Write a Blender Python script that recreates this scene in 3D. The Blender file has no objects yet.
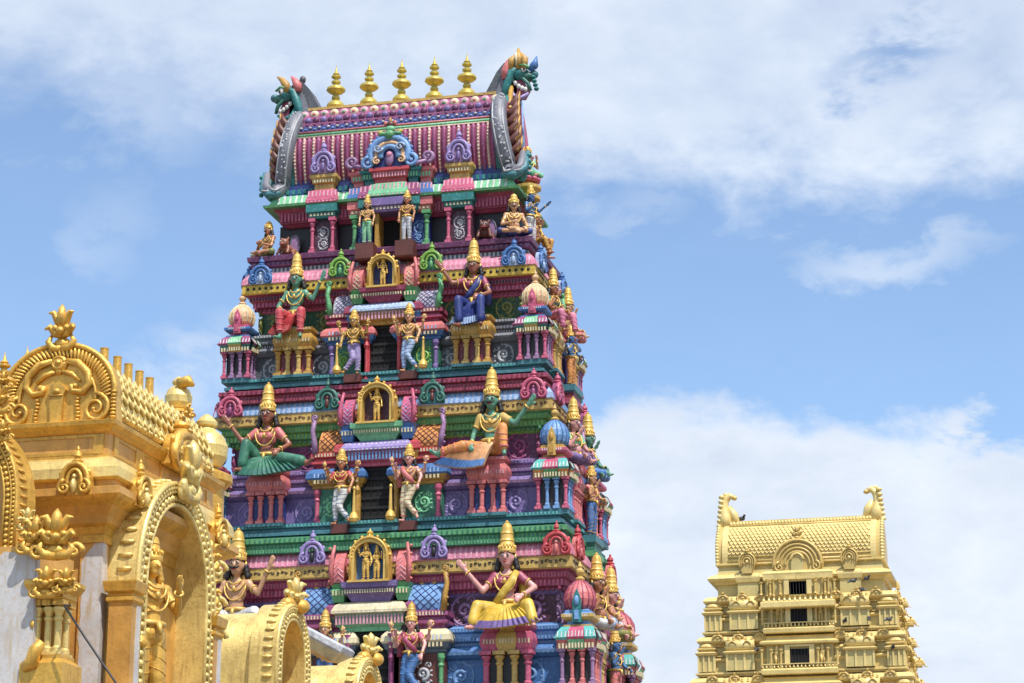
import bpy, math, random
from mathutils import Vector as V, Matrix as MX
PI = math.pi
rnd = random.Random(7)
scene = bpy.context.scene
COL = scene.collection

# ------------------------------------------------------------------ camera
FP, PITCH, YAW = 2390.0, math.radians(15.7), math.radians(13.8)
CAMP = V((0, 0, 1.6))
FW = V((-math.sin(YAW)*math.cos(PITCH), math.cos(YAW)*math.cos(PITCH), math.sin(PITCH)))
RT = V((math.cos(YAW), math.sin(YAW), 0)); UPV = RT.cross(FW)
cam = bpy.data.cameras.new("camera"); camo = bpy.data.objects.new("camera", cam); COL.objects.link(camo)
cam.sensor_width = 36; cam.lens = 36*FP/1024; cam.clip_end = 5000
camo.location = CAMP
camo.rotation_euler = (PI/2 + PITCH, 0, YAW)
scene.camera = camo

def ray(px, py): return FW + RT*((px-512)/FP) - UPV*((py-341.5)/FP)
def at(px, py, Y):
    d = ray(px, py); return CAMP + d*(Y/d.y)
def atX(px, py, X):
    d = ray(px, py); return CAMP + d*(X/d.x)
def zat(py, px, Y): return at(px, py, Y).z

# ------------------------------------------------------------------ materials
MATS = {}
def wash(c, k=.12, g=160):
    return tuple((x*(1-k)+g*k)*.91 for x in c)
def lin(c):
    return tuple(((x/255)/12.92 if x/255 <= .04045 else (((x/255)+.055)/1.055)**2.4) for x in c)
def paint(name, rgb, rough=.42, metal=0.0, var=.16, dirt=.35, scale=1.0, bump=.25, rust=None, carve=0.0, cscale=9.0):
    """Oil paint on stucco: uneven tone, blotches of grime, fine bump. rgb is the sRGB of the paint."""
    if name in MATS: return MATS[name]
    m = bpy.data.materials.new(name); m.use_nodes = True; MATS[name] = m
    nt = m.node_tree; N = nt.nodes; L = nt.links
    b = N["Principled BSDF"]; c = lin(rgb)
    tc = N.new("ShaderNodeTexCoord")
    n1 = N.new("ShaderNodeTexNoise"); n1.inputs["Scale"].default_value = 1.7*scale; n1.inputs["Detail"].default_value = 6
    n2 = N.new("ShaderNodeTexNoise"); n2.inputs["Scale"].default_value = 9*scale; n2.inputs["Detail"].default_value = 8; n2.inputs["Roughness"].default_value = .7
    L.new(tc.outputs["Object"], n1.inputs["Vector"]); L.new(tc.outputs["Object"], n2.inputs["Vector"])
    r1 = N.new("ShaderNodeValToRGB")
    r1.color_ramp.elements[0].position = .3; r1.color_ramp.elements[1].position = .7
    r1.color_ramp.elements[0].color = tuple(x*(1-var) for x in c)+(1,)
    r1.color_ramp.elements[1].color = tuple(min(.9, x*(1+var)+.01) for x in c)+(1,)
    L.new(n1.outputs["Fac"], r1.inputs["Fac"])
    r2 = N.new("ShaderNodeValToRGB")
    r2.color_ramp.elements[0].position = .50; r2.color_ramp.elements[1].position = .74
    r2.color_ramp.elements[0].color = (0, 0, 0, 1); r2.color_ramp.elements[1].color = (dirt, dirt, dirt, 1)
    L.new(n2.outputs["Fac"], r2.inputs["Fac"])
    mx = N.new("ShaderNodeMixRGB"); L.new(r2.outputs["Color"], mx.inputs["Fac"]); L.new(r1.outputs["Color"], mx.inputs["Color1"])
    mp3 = N.new("ShaderNodeMapping"); mp3.inputs["Scale"].default_value = (9*scale, 9*scale, 1.1*scale); L.new(tc.outputs["Object"], mp3.inputs["Vector"])
    n3 = N.new("ShaderNodeTexNoise"); n3.inputs["Scale"].default_value = 1.0; n3.inputs["Detail"].default_value = 5; L.new(mp3.outputs[0], n3.inputs["Vector"])
    r3 = N.new("ShaderNodeMapRange"); r3.inputs["From Min"].default_value = .52; r3.inputs["From Max"].default_value = .72; r3.inputs["To Max"].default_value = dirt*.9
    L.new(n3.outputs["Fac"], r3.inputs["Value"])
    mxx = N.new("ShaderNodeMath"); mxx.operation = 'MAXIMUM'; L.new(r2.outputs["Color"], mxx.inputs[0]); L.new(r3.outputs[0], mxx.inputs[1]); L.new(mxx.outputs[0], mx.inputs["Fac"])
    g = rust if rust else tuple(x*.35+.02 for x in c)
    mx.inputs["Color2"].default_value = tuple(g)+(1,)
    col_out = mx.outputs["Color"]; h_extra = None
    if carve:      # fine painted motifs worked into the plaster
        vo = N.new("ShaderNodeTexVoronoi"); vo.feature = 'SMOOTH_F1'; vo.inputs["Scale"].default_value = cscale; vo.inputs["Smoothness"].default_value = .35
        L.new(tc.outputs["Object"], vo.inputs["Vector"])
        rr = N.new("ShaderNodeMapRange"); rr.inputs["From Min"].default_value = .42; rr.inputs["From Max"].default_value = .16; rr.inputs["To Max"].default_value = carve
        L.new(vo.outputs["Distance"], rr.inputs["Value"])
        lt = N.new("ShaderNodeMixRGB"); L.new(rr.outputs[0], lt.inputs["Fac"]); L.new(col_out, lt.inputs["Color1"])
        lt.inputs["Color2"].default_value = tuple(min(.85, x*1.25+.16) for x in c)+(1,); col_out = lt.outputs["Color"]; h_extra = rr.outputs[0]
    L.new(col_out, b.inputs["Base Color"])
    b.inputs["Roughness"].default_value = rough; b.inputs["Metallic"].default_value = metal
    bp = N.new("ShaderNodeBump"); bp.inputs["Strength"].default_value = bump; bp.inputs["Distance"].default_value = .02
    L.new(n2.outputs["Fac"], bp.inputs["Height"])
    if h_extra:
        b2 = N.new("ShaderNodeBump"); b2.inputs["Strength"].default_value = .5; b2.inputs["Distance"].default_value = .03
        L.new(h_extra, b2.inputs["Height"]); L.new(bp.outputs["Normal"], b2.inputs["Normal"]); L.new(b2.outputs["Normal"], b.inputs["Normal"])
    else: L.new(bp.outputs["Normal"], b.inputs["Normal"])
    return m

PAL = dict(
    crimson=(160, 46, 84), darkred=(108, 30, 44), red=(200, 54, 64), coral=(222, 112, 112), pink=(226, 128, 160), rose=(206, 82, 120), palepink=(236, 165, 185),
    magenta=(150, 58, 112), purple=(120, 96, 164), lilac=(158, 138, 205), plum=(100, 32, 84), mauve=(156, 112, 160), deepplum=(66, 26, 48),
    blue=(56, 112, 184), navy=(26, 44, 110), sky=(110, 160, 220), paleblue=(170, 196, 235), teal=(24, 122, 122), aqua=(84, 186, 180), tealdark=(48, 116, 130),
    green=(84, 164, 100), mint=(120, 205, 150), lime=(120, 178, 60), darkgreen=(20, 74, 40), olive=(120, 128, 54), seagreen=(40, 110, 96), bottle=(34, 112, 84),
    yellow=(226, 186, 52), gold=(198, 146, 50), goldy=(216, 176, 84), orange=(228, 142, 62), peach=(240, 188, 138), cream=(236, 222, 178), ochre=(188, 142, 62),
    grey=(118, 120, 132), darkgrey=(74, 78, 86), steel=(86, 104, 122), silver=(190, 192, 200), white=(232, 230, 226), black=(14, 13, 15), brown=(92, 44, 36), blackish=(32, 26, 30),
    skin=(214, 158, 112), skin2=(188, 120, 80), skinpink=(226, 158, 150), skingreen=(86, 150, 122), skinblue=(70, 120, 180), skinbrown=(150, 84, 60), hair=(26, 18, 20), lips=(180, 30, 40),
    lace=(210, 214, 226),
)
NOCARVE = {'black','hair','white','lips','blackish','cream','voidblack','dark','grey','brown'}
def P(n):
    if n in MATS: return MATS[n]
    if n == 'gilt': return paint('gilt', (214, 176, 92), rough=.4, metal=.3, var=.18, dirt=.4, scale=2)
    if n == 'brass': return paint('brass', (196, 176, 88), rough=.4, metal=.5, var=.15, dirt=.3, scale=2)
    if n == 'dark': return paint('dark', (16, 14, 16), rough=.8, var=.1, dirt=0)
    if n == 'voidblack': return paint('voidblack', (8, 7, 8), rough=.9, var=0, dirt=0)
    sk = n.startswith('skin')
    return paint(n, wash(PAL[n]) if sum(PAL[n]) > 190 else PAL[n], rough=.36 if sk else .5, var=.1 if sk else .16, dirt=.25 if sk else .68, carve=0 if (sk or n in NOCARVE) else .24, cscale=8.5)

# ------------------------------------------------------------------ mesh builder
class MB:
    def __init__(s): s.v = []; s.f = []; s.m = []; s.sm = []; s.mats = []; s.M = MX()
    def mi(s, n):
        if n not in s.mats: s.mats.append(n)
        return s.mats.index(n)
    def add(s, vs, fs, mat, smooth=False):
        o = len(s.v); M = s.M
        s.v += [M @ V(p) for p in vs]
        flip = M.determinant() < 0
        k = s.mi(mat)
        for f in fs:
            f = [i+o for i in f]
            if flip: f.reverse()
            s.f.append(f); s.m.append(k); s.sm.append(smooth)
    def box(s, x0, x1, y0, y1, z0, z1, mat):
        if x0 > x1: x0, x1 = x1, x0
        if y0 > y1: y0, y1 = y1, y0
        if z0 > z1: z0, z1 = z1, z0
        s.add([(x0,y0,z0),(x1,y0,z0),(x1,y1,z0),(x0,y1,z0),(x0,y0,z1),(x1,y0,z1),(x1,y1,z1),(x0,y1,z1)],
              [(0,3,2,1),(4,5,6,7),(0,1,5,4),(1,2,6,5),(2,3,7,6),(3,0,4,7)], mat)
    def ring(s, x0, x1, y0, y1, prof, cap='grey', capb=True):
        """prof: (offset outward, z, material of the band below this point) from the bottom up"""
        n = len(prof); vs = []
        for o, z, _ in prof: vs += [(x0-o,y0-o,z),(x1+o,y0-o,z),(x1+o,y1+o,z),(x0-o,y1+o,z)]
        for i in range(1, n):
            a = 4*(i-1); b = 4*i
            s.add([vs[j] for j in range(a, a+8)], [(k, (k+1) % 4, 4+(k+1) % 4, 4+k) for k in range(4)], prof[i][2])
        s.add(vs[-4:], [(0,1,2,3)], prof[-1][2] or cap)
        if capb: s.add(vs[:4], [(0,3,2,1)], prof[1][2])
    def teeth(s, x0, x1, y, z0, z1, d, pitch, w, mat, ytop=None, t=None):
        """a row of small raised bars on a front face (facing -y); slanted when ytop is given"""
        n = max(1, int(round((x1-x0)/pitch))); p = (x1-x0)/n
        yt = y if ytop is None else ytop
        for i in range(n):
            c = x0+p*(i+.5); h = w*p/2
            s.add([(c-h,y-d,z0),(c+h,y-d,z0),(c+h,y+.03,z0),(c-h,y+.03,z0),(c-h,yt-d,z1),(c+h,yt-d,z1),(c+h,yt+.03,z1),(c-h,yt+.03,z1)],
                  [(0,3,2,1),(4,5,6,7),(0,1,5,4),(1,2,6,5),(3,0,4,7)], mat)
    def lathe(s, c, prof, mat, n=12, smooth=True, mats=None):
        cx, cy, cz = c; vs = []
        for r, z in prof:
            for k in range(n):
                a = 2*PI*k/n; vs.append((cx+r*math.cos(a), cy+r*math.sin(a), cz+z))
        for i in range(len(prof)-1):
            mm = mats[i] if mats else mat
            s.add(vs[i*n:(i+2)*n], [(k, (k+1) % n, n+(k+1) % n, n+k) for k in range(n)], mm, smooth)
        s.add(vs[:n], [tuple(reversed(range(n)))], mats[0] if mats else mat)
        s.add(vs[-n:], [tuple(range(n))], mats[-1] if mats else mat)
    def tube(s, pts, rad, mat, n=7, smooth=True, flat=1.0, fdir=None):
        pts = [V(p) for p in pts]
        if not isinstance(rad, (list, tuple)): rad = [rad]*len(pts)
        vs = []; ref = None
        for i, p in enumerate(pts):
            t = (pts[min(i+1, len(pts)-1)]-pts[max(i-1, 0)])
            if t.length < 1e-9: t = V((0,0,1))
            t.normalize()
            if fdir: a = V(fdir); a = (a - t*a.dot(t)); a = a.normalized() if a.length > 1e-4 else V((1,0,0))
            else:
                if ref is None: ref = V((0,0,1)) if abs(t.z) < .9 else V((1,0,0))
                a = (ref - t*ref.dot(t)).normalized(); ref = a
            b = t.cross(a)
            for k in range(n):
                q = 2*PI*k/n; vs.append(p + a*(rad[i]*math.cos(q)*flat) + b*(rad[i]*math.sin(q)))
        fs = []
        for i in range(len(pts)-1):
            for k in range(n): fs.append((i*n+k, i*n+(k+1) % n, (i+1)*n+(k+1) % n, (i+1)*n+k))
        fs.append(tuple(reversed(range(n)))); e = (len(pts)-1)*n; fs.append(tuple(range(e, e+n)))
        s.add(vs, fs, mat, smooth)
    def ball(s, c, r, mat, n=10, rings=6, rot=None):
        if not isinstance(r, (list, tuple)): r = (r, r, r)
        R = rot or MX.Identity(3)
        vs = [V(c)+R @ V((0,0,-r[2]))]
        for i in range(1, rings):
            a = -PI/2+PI*i/rings
            for k in range(n):
                q = 2*PI*k/n
                vs.append(V(c)+R @ V((r[0]*math.cos(a)*math.cos(q), r[1]*math.cos(a)*math.sin(q), r[2]*math.sin(a))))
        vs.append(V(c)+R @ V((0,0,r[2])))
        fs = [(0, 1+(k+1) % n, 1+k) for k in range(n)]
        for i in range(rings-2):
            for k in range(n): fs.append((1+i*n+k, 1+i*n+(k+1) % n, 1+(i+1)*n+(k+1) % n, 1+(i+1)*n+k))
        L = len(vs)-1; o = 1+(rings-2)*n
        fs += [(o+k, o+(k+1) % n, L) for k in range(n)]
        s.add(vs, fs, mat, True)
    def cap(s, a, b, ra, rb, mat, n=10):
        """tapered capsule"""
        a = V(a); b = V(b); s.tube([a, b], [ra, rb], mat, n); s.ball(a, ra, mat, n, 6); s.ball(b, rb, mat, n, 6)
    def extr(s, poly, y0, y1, mat, side=None, smooth=False):
        """polygon in x,z (counter-clockwise seen from -y) given thickness from y0 (front) to y1"""
        n = len(poly)
        vs = [(x, y0, z) for x, z in poly]+[(x, y1, z) for x, z in poly]
        s.add(vs, [tuple(range(n))], mat)
        s.add(vs, [tuple(reversed(range(n, 2*n)))], side or mat)
        s.add(vs, [(i, n+i, n+(i+1) % n, (i+1) % n) for i in range(n)], side or mat, smooth)
    def spiral(s, c, r, turns, w, mat, y=0, a0=0, sgn=1, n=18, inner=.15):
        pts = []; rr = []
        for i in range(n+1):
            t = i/n; a = a0+sgn*2*PI*turns*t; q = r*(1-(1-inner)*t)
            pts.append((c[0]+q*math.cos(a), y, c[1]+q*math.sin(a))); rr.append(w*(1-.45*t))
        s.tube(pts, rr, mat, 6)
        s.ball(pts[-1], w*.9, mat, 8, 5)
    def arc(s, c, rx, rz, a0, a1, w, mat, y=0, n=16, flat=1.0):
        s.tube([(c[0]+rx*math.cos(a0+(a1-a0)*i/n), y, c[1]+rz*math.sin(a0+(a1-a0)*i/n)) for i in range(n+1)], w, mat, 6, True, flat, (0,1,0))
    def beads(s, pts, r, mat):
        for p in pts: s.ball(p, r, mat, 6, 4)
    def mesh(s, name):
        me = bpy.data.meshes.new(name)
        me.from_pydata([tuple(p) for p in s.v], [], s.f)
        for n in s.mats: me.materials.append(P(n))
        me.polygons.foreach_set("material_index", s.m)
        me.polygons.foreach_set("use_smooth", s.sm)
        me.update(); return me

def wloc(o):
    p = V((0, 0, 0))
    while o: p = p+V(o.location); o = o.parent
    return p
def link(name, data, parent=None, loc=(0,0,0), rz=0):
    """loc is in the parent's own frame"""
    o = bpy.data.objects.new(name, data); COL.objects.link(o); o.parent = parent
    o.location = loc; o.rotation_euler = (0, 0, rz); return o
def thing(name, label, cat, loc, group=None, data=None, rz=0, kind=None):
    o = link(name, data, None, loc, rz); o['label'] = label; o['category'] = cat
    if group: o['group'] = group
    if kind: o['kind'] = kind
    return o
def put(name, mb, parent, loc=(0,0,0), rz=0, remesh=0):
    o = link(name, mb.mesh(name) if isinstance(mb, MB) else mb, parent, loc, rz)
    if remesh: add_remesh(o, remesh)
    return o
def add_remesh(o, vx):
    r = o.modifiers.new("r", 'REMESH'); r.mode = 'VOXEL'; r.voxel_size = vx; r.use_smooth_shade = True
    c = o.modifiers.new("s", 'SMOOTH'); c.factor = .5; c.iterations = 2
def struct(name, mb, loc=(0,0,0)):
    o = link(name, mb.mesh(name), None, loc); o['kind'] = 'structure'; return o

# ------------------------------------------------------------------ sky and sun
SUN_DIR = V((.38, -.40, 1.0)).normalized()        # from the scene to the sun
sun = bpy.data.lights.new("sun", 'SUN'); sun.energy = 4.6; sun.angle = math.radians(.55); sun.color = (1, .95, .88)
so = bpy.data.objects.new("sun", sun); COL.objects.link(so); so.rotation_euler = SUN_DIR.to_track_quat('Z', 'Y').to_euler(); so.location = (0, 0, 60)
w = bpy.data.worlds.new("World"); scene.world = w; w.use_nodes = True
nt = w.node_tree; N = nt.nodes; L = nt.links
bg = N["Background"]; bg.inputs["Strength"].default_value = 1.0
sky = N.new("ShaderNodeTexSky"); sky.sky_type = 'NISHITA'; sky.sun_disc = False
sky.sun_elevation = math.asin(SUN_DIR.z); sky.sun_rotation = math.atan2(SUN_DIR.x, SUN_DIR.y)
sky.altitude = 700; sky.air_density = 1.0; sky.dust_density = .6; sky.ozone_density = 1.6
def math_(op, a, b=None, clamp=False):
    n = N.new("ShaderNodeMath"); n.operation = op; n.use_clamp = clamp
    for i, x in enumerate((a, b)):
        if x is None: continue
        if isinstance(x, (int, float)): n.inputs[i].default_value = x
        else: L.new(x, n.inputs[i])
    return n.outputs[0]
def sstep(x, a, b):
    n = N.new("ShaderNodeMapRange"); n.interpolation_type = 'SMOOTHSTEP'
    n.inputs["From Min"].default_value = a; n.inputs["From Max"].default_value = b
    L.new(x, n.inputs["Value"]); return n.outputs["Result"]
tc = N.new("ShaderNodeTexCoord"); mp = N.new("ShaderNodeMapping"); mp.vector_type = 'POINT'; mp.inputs["Rotation"].default_value = (0, 0, -YAW)
L.new(tc.outputs["Generated"], mp.inputs["Vector"])
sp = N.new("ShaderNodeSeparateXYZ"); L.new(mp.outputs["Vector"], sp.inputs[0])
AZ = math_('ARCTAN2', sp.outputs[0], sp.outputs[1])            # bearing and height of the sky direction
EL = math_('ARCSINE', sp.outputs[2])
cb = N.new("ShaderNodeCombineXYZ"); L.new(math_('MULTIPLY', AZ, 1.0), cb.inputs[0]); L.new(math_('MULTIPLY', EL, 1.7), cb.inputs[1])
def noise(scale, detail, rough=.55, off=0, dist=0):
    m2 = N.new("ShaderNodeMapping"); m2.inputs["Location"].default_value = (off, off*.7, off*.3); L.new(cb.outputs[0], m2.inputs["Vector"])
    n = N.new("ShaderNodeTexNoise"); n.inputs["Scale"].default_value = scale; n.inputs["Detail"].default_value = detail; n.inputs["Roughness"].default_value = rough
    n.inputs["Distortion"].default_value = dist
    L.new(m2.outputs[0], n.inputs["Vector"]); return n.outputs["Fac"]
def elv(py): return PITCH - math.atan((py-341.5)/FP)
def azi(px): return math.atan((px-512)/FP/math.cos(PITCH))
n_big = noise(9, 9, .55, 3.1, .3); n_fine = noise(26, 9, .62, 7.7, .2)
wob = math_('MULTIPLY', math_('SUBTRACT', n_big, .5), .10)
wob2 = math_('MULTIPLY', math_('SUBTRACT', n_fine, .5), .055)
ELw = math_('ADD', math_('ADD', EL, wob), wob2)
AZw = math_('ADD', math_('ADD', AZ, math_('MULTIPLY', wob, 1.3)), wob2)
# bank of cumulus low down on the right
low = math_('MULTIPLY', math_('SUBTRACT', 1.0, sstep(ELw, elv(462), elv(398))), sstep(AZw, azi(500), azi(560)))
notch = math_('SUBTRACT', 1.0, math_('MULTIPLY', sstep(AZw, azi(935), azi(975)), sstep(ELw, elv(505), elv(455))))
low = math_('MULTIPLY', low, notch)
# thin veil over the upper part, thicker on the right
veil_r = math_('MULTIPLY', sstep(ELw, elv(235), elv(120)), sstep(AZw, azi(380), azi(560)))
veil_l = math_('MULTIPLY', sstep(ELw, elv(215), elv(20)), .95)
def blob(px, py, rx, ry, s=1.0):
    dx = math_('DIVIDE', math_('SUBTRACT', AZw, azi(px)), rx/FP); dy = math_('DIVIDE', math_('SUBTRACT', ELw, elv(py)), ry/FP)
    d = math_('SQRT', math_('ADD', math_('MULTIPLY', dx, dx), math_('MULTIPLY', dy, dy)))
    return math_('MULTIPLY', math_('SUBTRACT', 1.0, sstep(d, .0, 1.25)), s)
veil = math_('MAXIMUM', veil_r, veil_l)
for b_ in (blob(900, 265, 125, 45, .75), blob(110, 235, 95, 60, .34), blob(175, 390, 75, 60, .95), blob(110, 110, 160, 90, .7), blob(640, 215, 70, 30, .4), blob(235, 350, 60, 60, .5)):
    veil = math_('MAXIMUM', veil, b_)
hole = blob(900, 72, 60, 34, .75)
veil = math_('MULTIPLY', veil, math_('SUBTRACT', 1.0, hole))
vmod = math_('ADD', math_('MULTIPLY', n_big, .7), .55)
veil = math_('MULTIPLY', math_('MULTIPLY', veil, vmod), .84, True)
far = math_('MULTIPLY', sstep(n_big, .5, .62), sstep(EL, .45, .7))     # broken cloud over the rest of the sky
dens = math_('MAXIMUM', math_('MAXIMUM', math_('MAXIMUM', low, veil), .10), math_('MULTIPLY', far, .35), True)
skm = N.new("ShaderNodeMixRGB"); skm.blend_type = 'MULTIPLY'; skm.inputs["Fac"].default_value = 1; L.new(sky.outputs[0], skm.inputs["Color1"]); skm.inputs["Color2"].default_value = (.130, .147, .158, 1)
shade = math_('ADD', math_('MULTIPLY', n_fine, .5), math_('MULTIPLY', n_big, .5))
cr = N.new("ShaderNodeValToRGB"); L.new(shade, cr.inputs["Fac"])
cr.color_ramp.elements[0].position = .32; cr.color_ramp.elements[1].position = .62
cr.color_ramp.elements[0].color = (.56, .63, .75, 1); cr.color_ramp.elements[1].color = (.73, .79, .87, 1)
mixs = N.new("ShaderNodeMixRGB"); L.new(dens, mixs.inputs["Fac"]); L.new(skm.outputs[0], mixs.inputs["Color1"]); L.new(cr.outputs[0], mixs.inputs["Color2"])
L.new(mixs.outputs[0], bg.inputs["Color"])
vs_ = scene.view_settings; vs_.view_transform = 'Standard'; vs_.look = 'None'; vs_.gamma = 1; vs_.exposure = .30; vs_.use_curve_mapping = False
scene.cycles.max_bounces = 5; scene.cycles.diffuse_bounces = 3; scene.cycles.glossy_bounces = 3
scene.cycles.use_denoising = True
# ------------------------------------------------------------------ ornaments
def swirl(mb, cx, cz, r, y, mat, sgn=1):
    """low relief scroll with leaves, on a wall facing -y"""
    mb.spiral((cx, cz), r*.60, 1.35, r*.19, mat, y, a0=-PI/2, sgn=sgn)
    mb.arc((cx, cz), r*.9, r*1.0, PI*.55, PI*1.75 if sgn > 0 else -PI*.75, r*.10, mat, y, 14)
    mb.spiral((cx+sgn*r*.55, cz+r*.72), r*.32, 1.0, r*.09, mat, y, a0=PI, sgn=-sgn, n=12)
    mb.spiral((cx-sgn*r*.5, cz-r*.78), r*.28, 1.0, r*.09, mat, y, a0=0, sgn=-sgn, n=12)
    for k in range(13):
        a = 2*PI*k/13+.3; q = r*(.98 if k % 2 else .80)
        mb.ball((cx+q*math.cos(a), y, cz+q*1.04*math.sin(a)), (r*.17, r*.07, r*.10), mat, 6, 4, MX.Rotation(-a, 3, 'Y'))
    for k in range(5):
        a = 2*PI*k/5+1; mb.ball((cx+r*.34*math.cos(a), y, cz+r*.34*math.sin(a)), (r*.13, r*.07, r*.09), mat, 6, 4)
def kudu_mb(w, h, main, back, accent, mb=None, M=None):
    """small horseshoe gable: scrolls at the foot, arch, bud on top. origin at the foot, facing -y"""
    mb = mb or MB()
    if M is not None: mb.M = M
    pts = []
    for i in range(25):
        a = PI*i/24
        pts.append((w*.46*math.cos(a)*(1+.12*math.sin(a)), h*.28+h*.36*math.sin(a)))
    pts = [(w*.5, 0)]+pts+[(-w*.5, 0)]
    mb.extr(pts, -.02, .12, back)
    mb.arc((0, h*.30), w*.40, h*.32, -.15*PI, 1.15*PI, w*.085, main, -.04)
    mb.arc((0, h*.26), w*.22, h*.24, -.1*PI, 1.1*PI, w*.06, main, -.05)
    for s in (1, -1):
        mb.spiral((s*w*.30, h*.15), w*.21, 1.3, w*.07, main, -.06, a0=PI/2, sgn=-s)
        mb.ball((s*w*.42, -.03, h*.44), (w*.09, .04, h*.08), main, 6, 4)
    mb.ball((0, -.06, h*.18), (w*.09, .07, h*.15), accent, 8, 6)
    mb.ball((0, -.05, h*.36), (w*.07, .05, h*.06), accent, 8, 6)
    mb.lathe((0, .03, h*.64), [(w*.14, 0), (w*.17, h*.05), (w*.09, h*.10), (w*.13, h*.15), (w*.11, h*.21), (w*.04, h*.27), (w*.05, h*.30), (.004, h*.36)], main, 8)
    mb.M = MX(); return mb
def column_mb(h, r, mat, cap=None):
    mb = MB(); cap = cap or mat
    mb.box(-r*1.5, r*1.5, -r*1.5, r*1.5, 0, h*.09, mat)
    mb.lathe((0,0,0), [(r*1.3, h*.09), (r*1.3, h*.16), (r*.85, h*.2), (r*.85, h*.62), (r*1.15, h*.65), (r*1.15, h*.69), (r*.8, h*.72), (r*1.0, h*.77), (r*1.45, h*.83), (r*1.45, h*.87), (r*.9, h*.90)], mat, 10)
    mb.box(-r*1.7, r*1.7, -r*1.7, r*1.7, h*.90, h, cap)
    return mb
def stack(mb, W, D, prof, y0=0.0):
    """mouldings round a small block W wide and D deep, centred, standing at the origin"""
    mb.ring(-W/2, W/2, y0-D/2, y0+D/2, prof)

STRIPE = {}
def shrine_parts(par, name, loc, rz, h, W, c, copies=None):
    """corner shrine: columns, entablature in three colours, waisted neck, ribbed onion dome, plaque, finial"""
    e = link(name, None, par, loc, rz)
    H = W/2
    b = MB()
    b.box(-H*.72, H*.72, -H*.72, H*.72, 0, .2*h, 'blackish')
    b.ring(-H*.95, H*.95, -H*.95, H*.95, [(0, -.02*h, 'tealdark'), (.0, .012*h, c['base'])])
    put('chamber', b, e)
    b = MB()
    # entablature and kapota, each in three vertical fields
    for x0, x1, A, B_, dd in ((-H, -H*.42, c['e1'], c['k1'], 0), (-H*.42, H*.42, c['e2'], c['k2'], .05), (H*.42, H, c['e1'], c['k1'], 0)):
        for M in (MX(), MX.Rotation(PI/2, 4, 'Z')):
            b.M = M
            b.add([(x0*.98,-H-dd,.2*h),(x1*.98,-H-dd,.2*h),(x1*1.02,-H-.04-dd,.232*h),(x0*1.02,-H-.04-dd,.232*h),
                   (x0*1.08,-H-.10-dd,.25*h),(x1*1.08,-H-.10-dd,.25*h),
                   (x0*1.12,-H-.14-dd,.262*h),(x1*1.12,-H-.14-dd,.262*h),(x0*1.02,-H-.06-dd,.298*h),(x1*1.02,-H-.06-dd,.298*h),(x0*.86,-H+.1,.325*h),(x1*.86,-H+.1,.325*h),
                   (x0*.8,-H*.5,.2*h),(x1*.8,-H*.5,.2*h)],
                  [(0,1,2,3),(3,2,5,4),(13,12,0,1)[::-1]], A)
            b.add([(x0*1.08,-H-.10-dd,.25*h),(x1*1.08,-H-.10-dd,.25*h),(x1*1.12,-H-.14-dd,.262*h),(x0*1.12,-H-.14-dd,.262*h),(x1*1.02,-H-.06-dd,.298*h),(x0*1.02,-H-.06-dd,.298*h),(x1*.86,-H+.1,.325*h),(x0*.86,-H+.1,.325*h)],
                  [(0,1,2,3),(3,2,4,5),(5,4,6,7)], B_)
            b.teeth(x0, x1, -H-.07-dd, .205*h, .232*h, .03, .09*W, .5, 'cream')
            b.teeth(x0*1.1, x1*1.1, -H-.14-dd, .264*h, .296*h, .012, .1*W, .25, 'white', -H-.065-dd)
    b.M = MX.Rotation(-PI/2, 4, 'Z'); b.box(-H, H, -H-.05, 0, .2*h, .26*h, c['e1']); b.ring(-H, H, -H, 0, [(.12, .26*h, c['k1']), (-.08, .32*h, c['k1'])]); b.M = MX()
    b.ring(-H*.86, H*.86, -H*.86, H*.86, [(0,.2*h,c['e1']),(.0,.32*h,c['e1'])])
    put('entablature', b, e)
    b = MB(); q = H*.62
    b.ring(-q, q, -q, q, [(.08,.322*h,c['n1']),(.08,.335*h,c['n1']),(-.02,.34*h,c['n2']),(-.02,.355*h,c['n2']),(.1,.365*h,c['n1']),(.14,.375*h,c['n1']),(.14,.392*h,c['n1']),(.04,.4*h,c['n2']),(.04,.412*h,c['n2']),(-.05,.42*h,c['n2'])])
    b.teeth(-q, q, -q-.14, .376*h, .39*h, .01, .07, .4, 'white')
    put('neck', b, e)
    b = MB(); R = H*.8
    prof = [(R*.75,.418*h),(R*.98,.44*h),(R*1.08,.475*h),(R*1.02,.51*h),(R*.78,.545*h),(R*.45,.57*h),(R*.2,.585*h)]
    b.lathe((0,0,0), prof, c['dome'], 16)
    for k in range(16):
        a = 2*PI*k/16
        b.tube([(r*1.01*math.cos(a), r*1.01*math.sin(a), z) for r, z in prof], [.022]*6+[.012], c['rib'], 5)
    put('dome', b, e)
    b = MB(); pl = c['plaque']
    b.box(-H*.24, H*.24, -R*1.16, -R*.7, .345*h, .415*h, pl)
    b.extr([(-H*.2,.415*h),(H*.2,.415*h),(H*.24,.45*h),(H*.16,.49*h),(0,.525*h),(-H*.16,.49*h),(-H*.24,.45*h)], -R*1.18, -R*.8, pl)
    b.ball((0,-R*1.22,.46*h), (H*.14,.05,.028*h), c['n2'], 8, 6)
    b.box(-H*.12, H*.12, -R*1.27, -R*1.1, .36*h, .41*h, c['n2'])
    put('plaque', b, e)
    b = MB(); f = .105*h
    b.lathe((0,0,.58*h), [(R*.3,0),(R*.34,f*.1),(R*.16,f*.22),(R*.3,f*.42),(R*.3,f*.52),(R*.12,f*.66),(R*.16,f*.74),(.01,f*1.02)], c.get('fin','goldy'), 10)
    put('finial', b, e)
    cm = [column_mb(.2*h-.01, .062*W, c[m]).mesh('column') for m in ('c1','c2')]
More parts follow.
